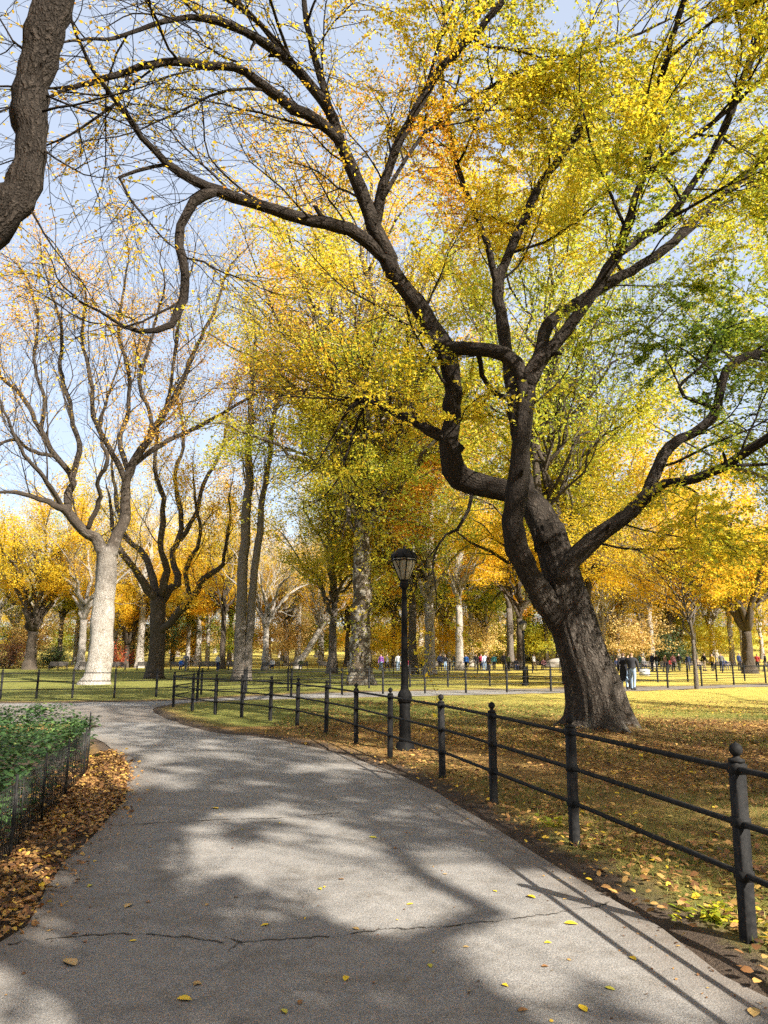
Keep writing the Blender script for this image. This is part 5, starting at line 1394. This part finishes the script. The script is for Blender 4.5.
for (px, py, L, m, lb) in [(70, 964, .125, LT_, 'large tan leaf lying alone near the lower left of the path'), (184, 1001, .075, LY, 'bright yellow leaf at the bottom of the path left of its middle'), (128, 907, .09, LT_, 'tan leaf just above the long crack at the left'),
        (265, 926, .06, LY, 'yellow leaf just above the middle of the long crack'), (215, 809, .09, LY, 'golden leaf lying alone on the far shaded path'), (531, 898, .075, LY, 'yellow leaf on the path beside the shadows of the fence rails'), (571, 925, .08, LY, 'yellow folded leaf between the fence rail shadows'),
        (583, 1010, .075, LY, 'yellow leaf at the very bottom under the rail shadow'), (754, 1014, .10, LT_, 'pale leaf at the lower right corner of the path'), (346, 980, .06, LY, 'small yellow leaf near the bottom centre of the path'), (300, 1004, .05, LB, 'small brown leaf at the bottom centre of the path'), (341, 880, .05, LB, 'small brown leaf in the sunlit middle of the path'),
        (38, 888, .05, LG, 'greenish leaf beside the leaf drift at the left edge'), (373, 838, .085, LG, 'greenish leaf at the right in the dark shadow band'), (395, 849, .05, LB, 'brown leaf near the greenish one in the shadow band'), (548, 944, .04, LY, 'tiny yellow leaf below the folded yellow leaf')]:
    one_leaf('fallen_leaf', px, py, L, m, lb, gp_.uniform(0, 6.28), gp_.uniform(.1, .5))
for i, (px, py) in enumerate([(44, 880), (75, 935), (85, 943), (148, 903), (207, 906), (236, 898), (90, 887), (320, 890), (242, 830), (466, 948), (505, 987), (523, 1012), (445, 875), (482, 842), (430, 967), (133, 942), (57, 870), (118, 835), (325, 888), (284, 1013), (410, 905), (356, 930), (197, 985), (545, 968), (95, 862), (150, 848), (495, 892), (565, 900), (633, 960), (610, 990)]):
    one_leaf('fallen_leaf', px, py, gp_.uniform(.03, .055), gp_.choice([LY, LT_, LB, LT_, LG]), 'tiny leaf fallen on the bare grey path', gp_.uniform(0, 6.28), gp_.uniform(.1, .6))

# ------------------------------------------------------------------ light, sky, camera
sun_dir = Vector((1.113, -1.136, 1.097)).normalized()
el = math.asin(sun_dir.z); az = math.atan2(sun_dir.x, sun_dir.y)
ld = bpy.data.lights.new('sun', 'SUN'); ld.energy = 5.0; ld.angle = R(.5); ld.color = (1.0, .93, .83)
so = bpy.data.objects.new('sun', ld); COL.objects.link(so); so.rotation_euler = sun_dir.to_track_quat('Z', 'Y').to_euler(); so.location = (30, -30, 40)
wd = bpy.data.worlds.new('World'); SC.world = wd; wd.use_nodes = True
nt = wd.node_tree; nt.nodes.clear()
sky = nt.nodes.new('ShaderNodeTexSky'); sky.sky_type = 'NISHITA'; sky.sun_disc = False
sky.sun_elevation = el; sky.sun_rotation = az; sky.air_density = 1.0; sky.dust_density = 1.2; sky.ozone_density = 1.0
bg = nt.nodes.new('ShaderNodeBackground'); bg.inputs['Strength'].default_value = .072
o = nt.nodes.new('ShaderNodeOutputWorld'); nt.links.new(mixc(nt, .62, sky.outputs[0], (3.8, 4.2, 4.95)), bg.inputs[0]); nt.links.new(bg.outputs[0], o.inputs[0])

cd = bpy.data.cameras.new('camera'); cam = bpy.data.objects.new('camera', cd); COL.objects.link(cam)
cd.sensor_fit = 'VERTICAL'; cd.sensor_height = 36; cd.lens = 36 * F / H; cd.clip_end = 3000; cd.clip_start = .05
cam.location = CAM; cam.rotation_euler = (R(90) + TH, 0, 0); SC.camera = cam
SC.view_settings.view_transform = 'Standard'; SC.view_settings.look = 'None'; SC.view_settings.exposure = 1.72; SC.view_settings.gamma = 1
SC.cycles.use_adaptive_sampling = True; SC.cycles.adaptive_threshold = .03; SC.cycles.max_bounces = 5; SC.cycles.diffuse_bounces = 3; SC.cycles.glossy_bounces = 2; SC.cycles.transmission_bounces = 4; SC.cycles.sample_clamp_indirect = 4
SC.cycles.use_denoising = False
try: SC.cycles.denoiser = 'OPENIMAGEDENOISE'
except Exception: pass
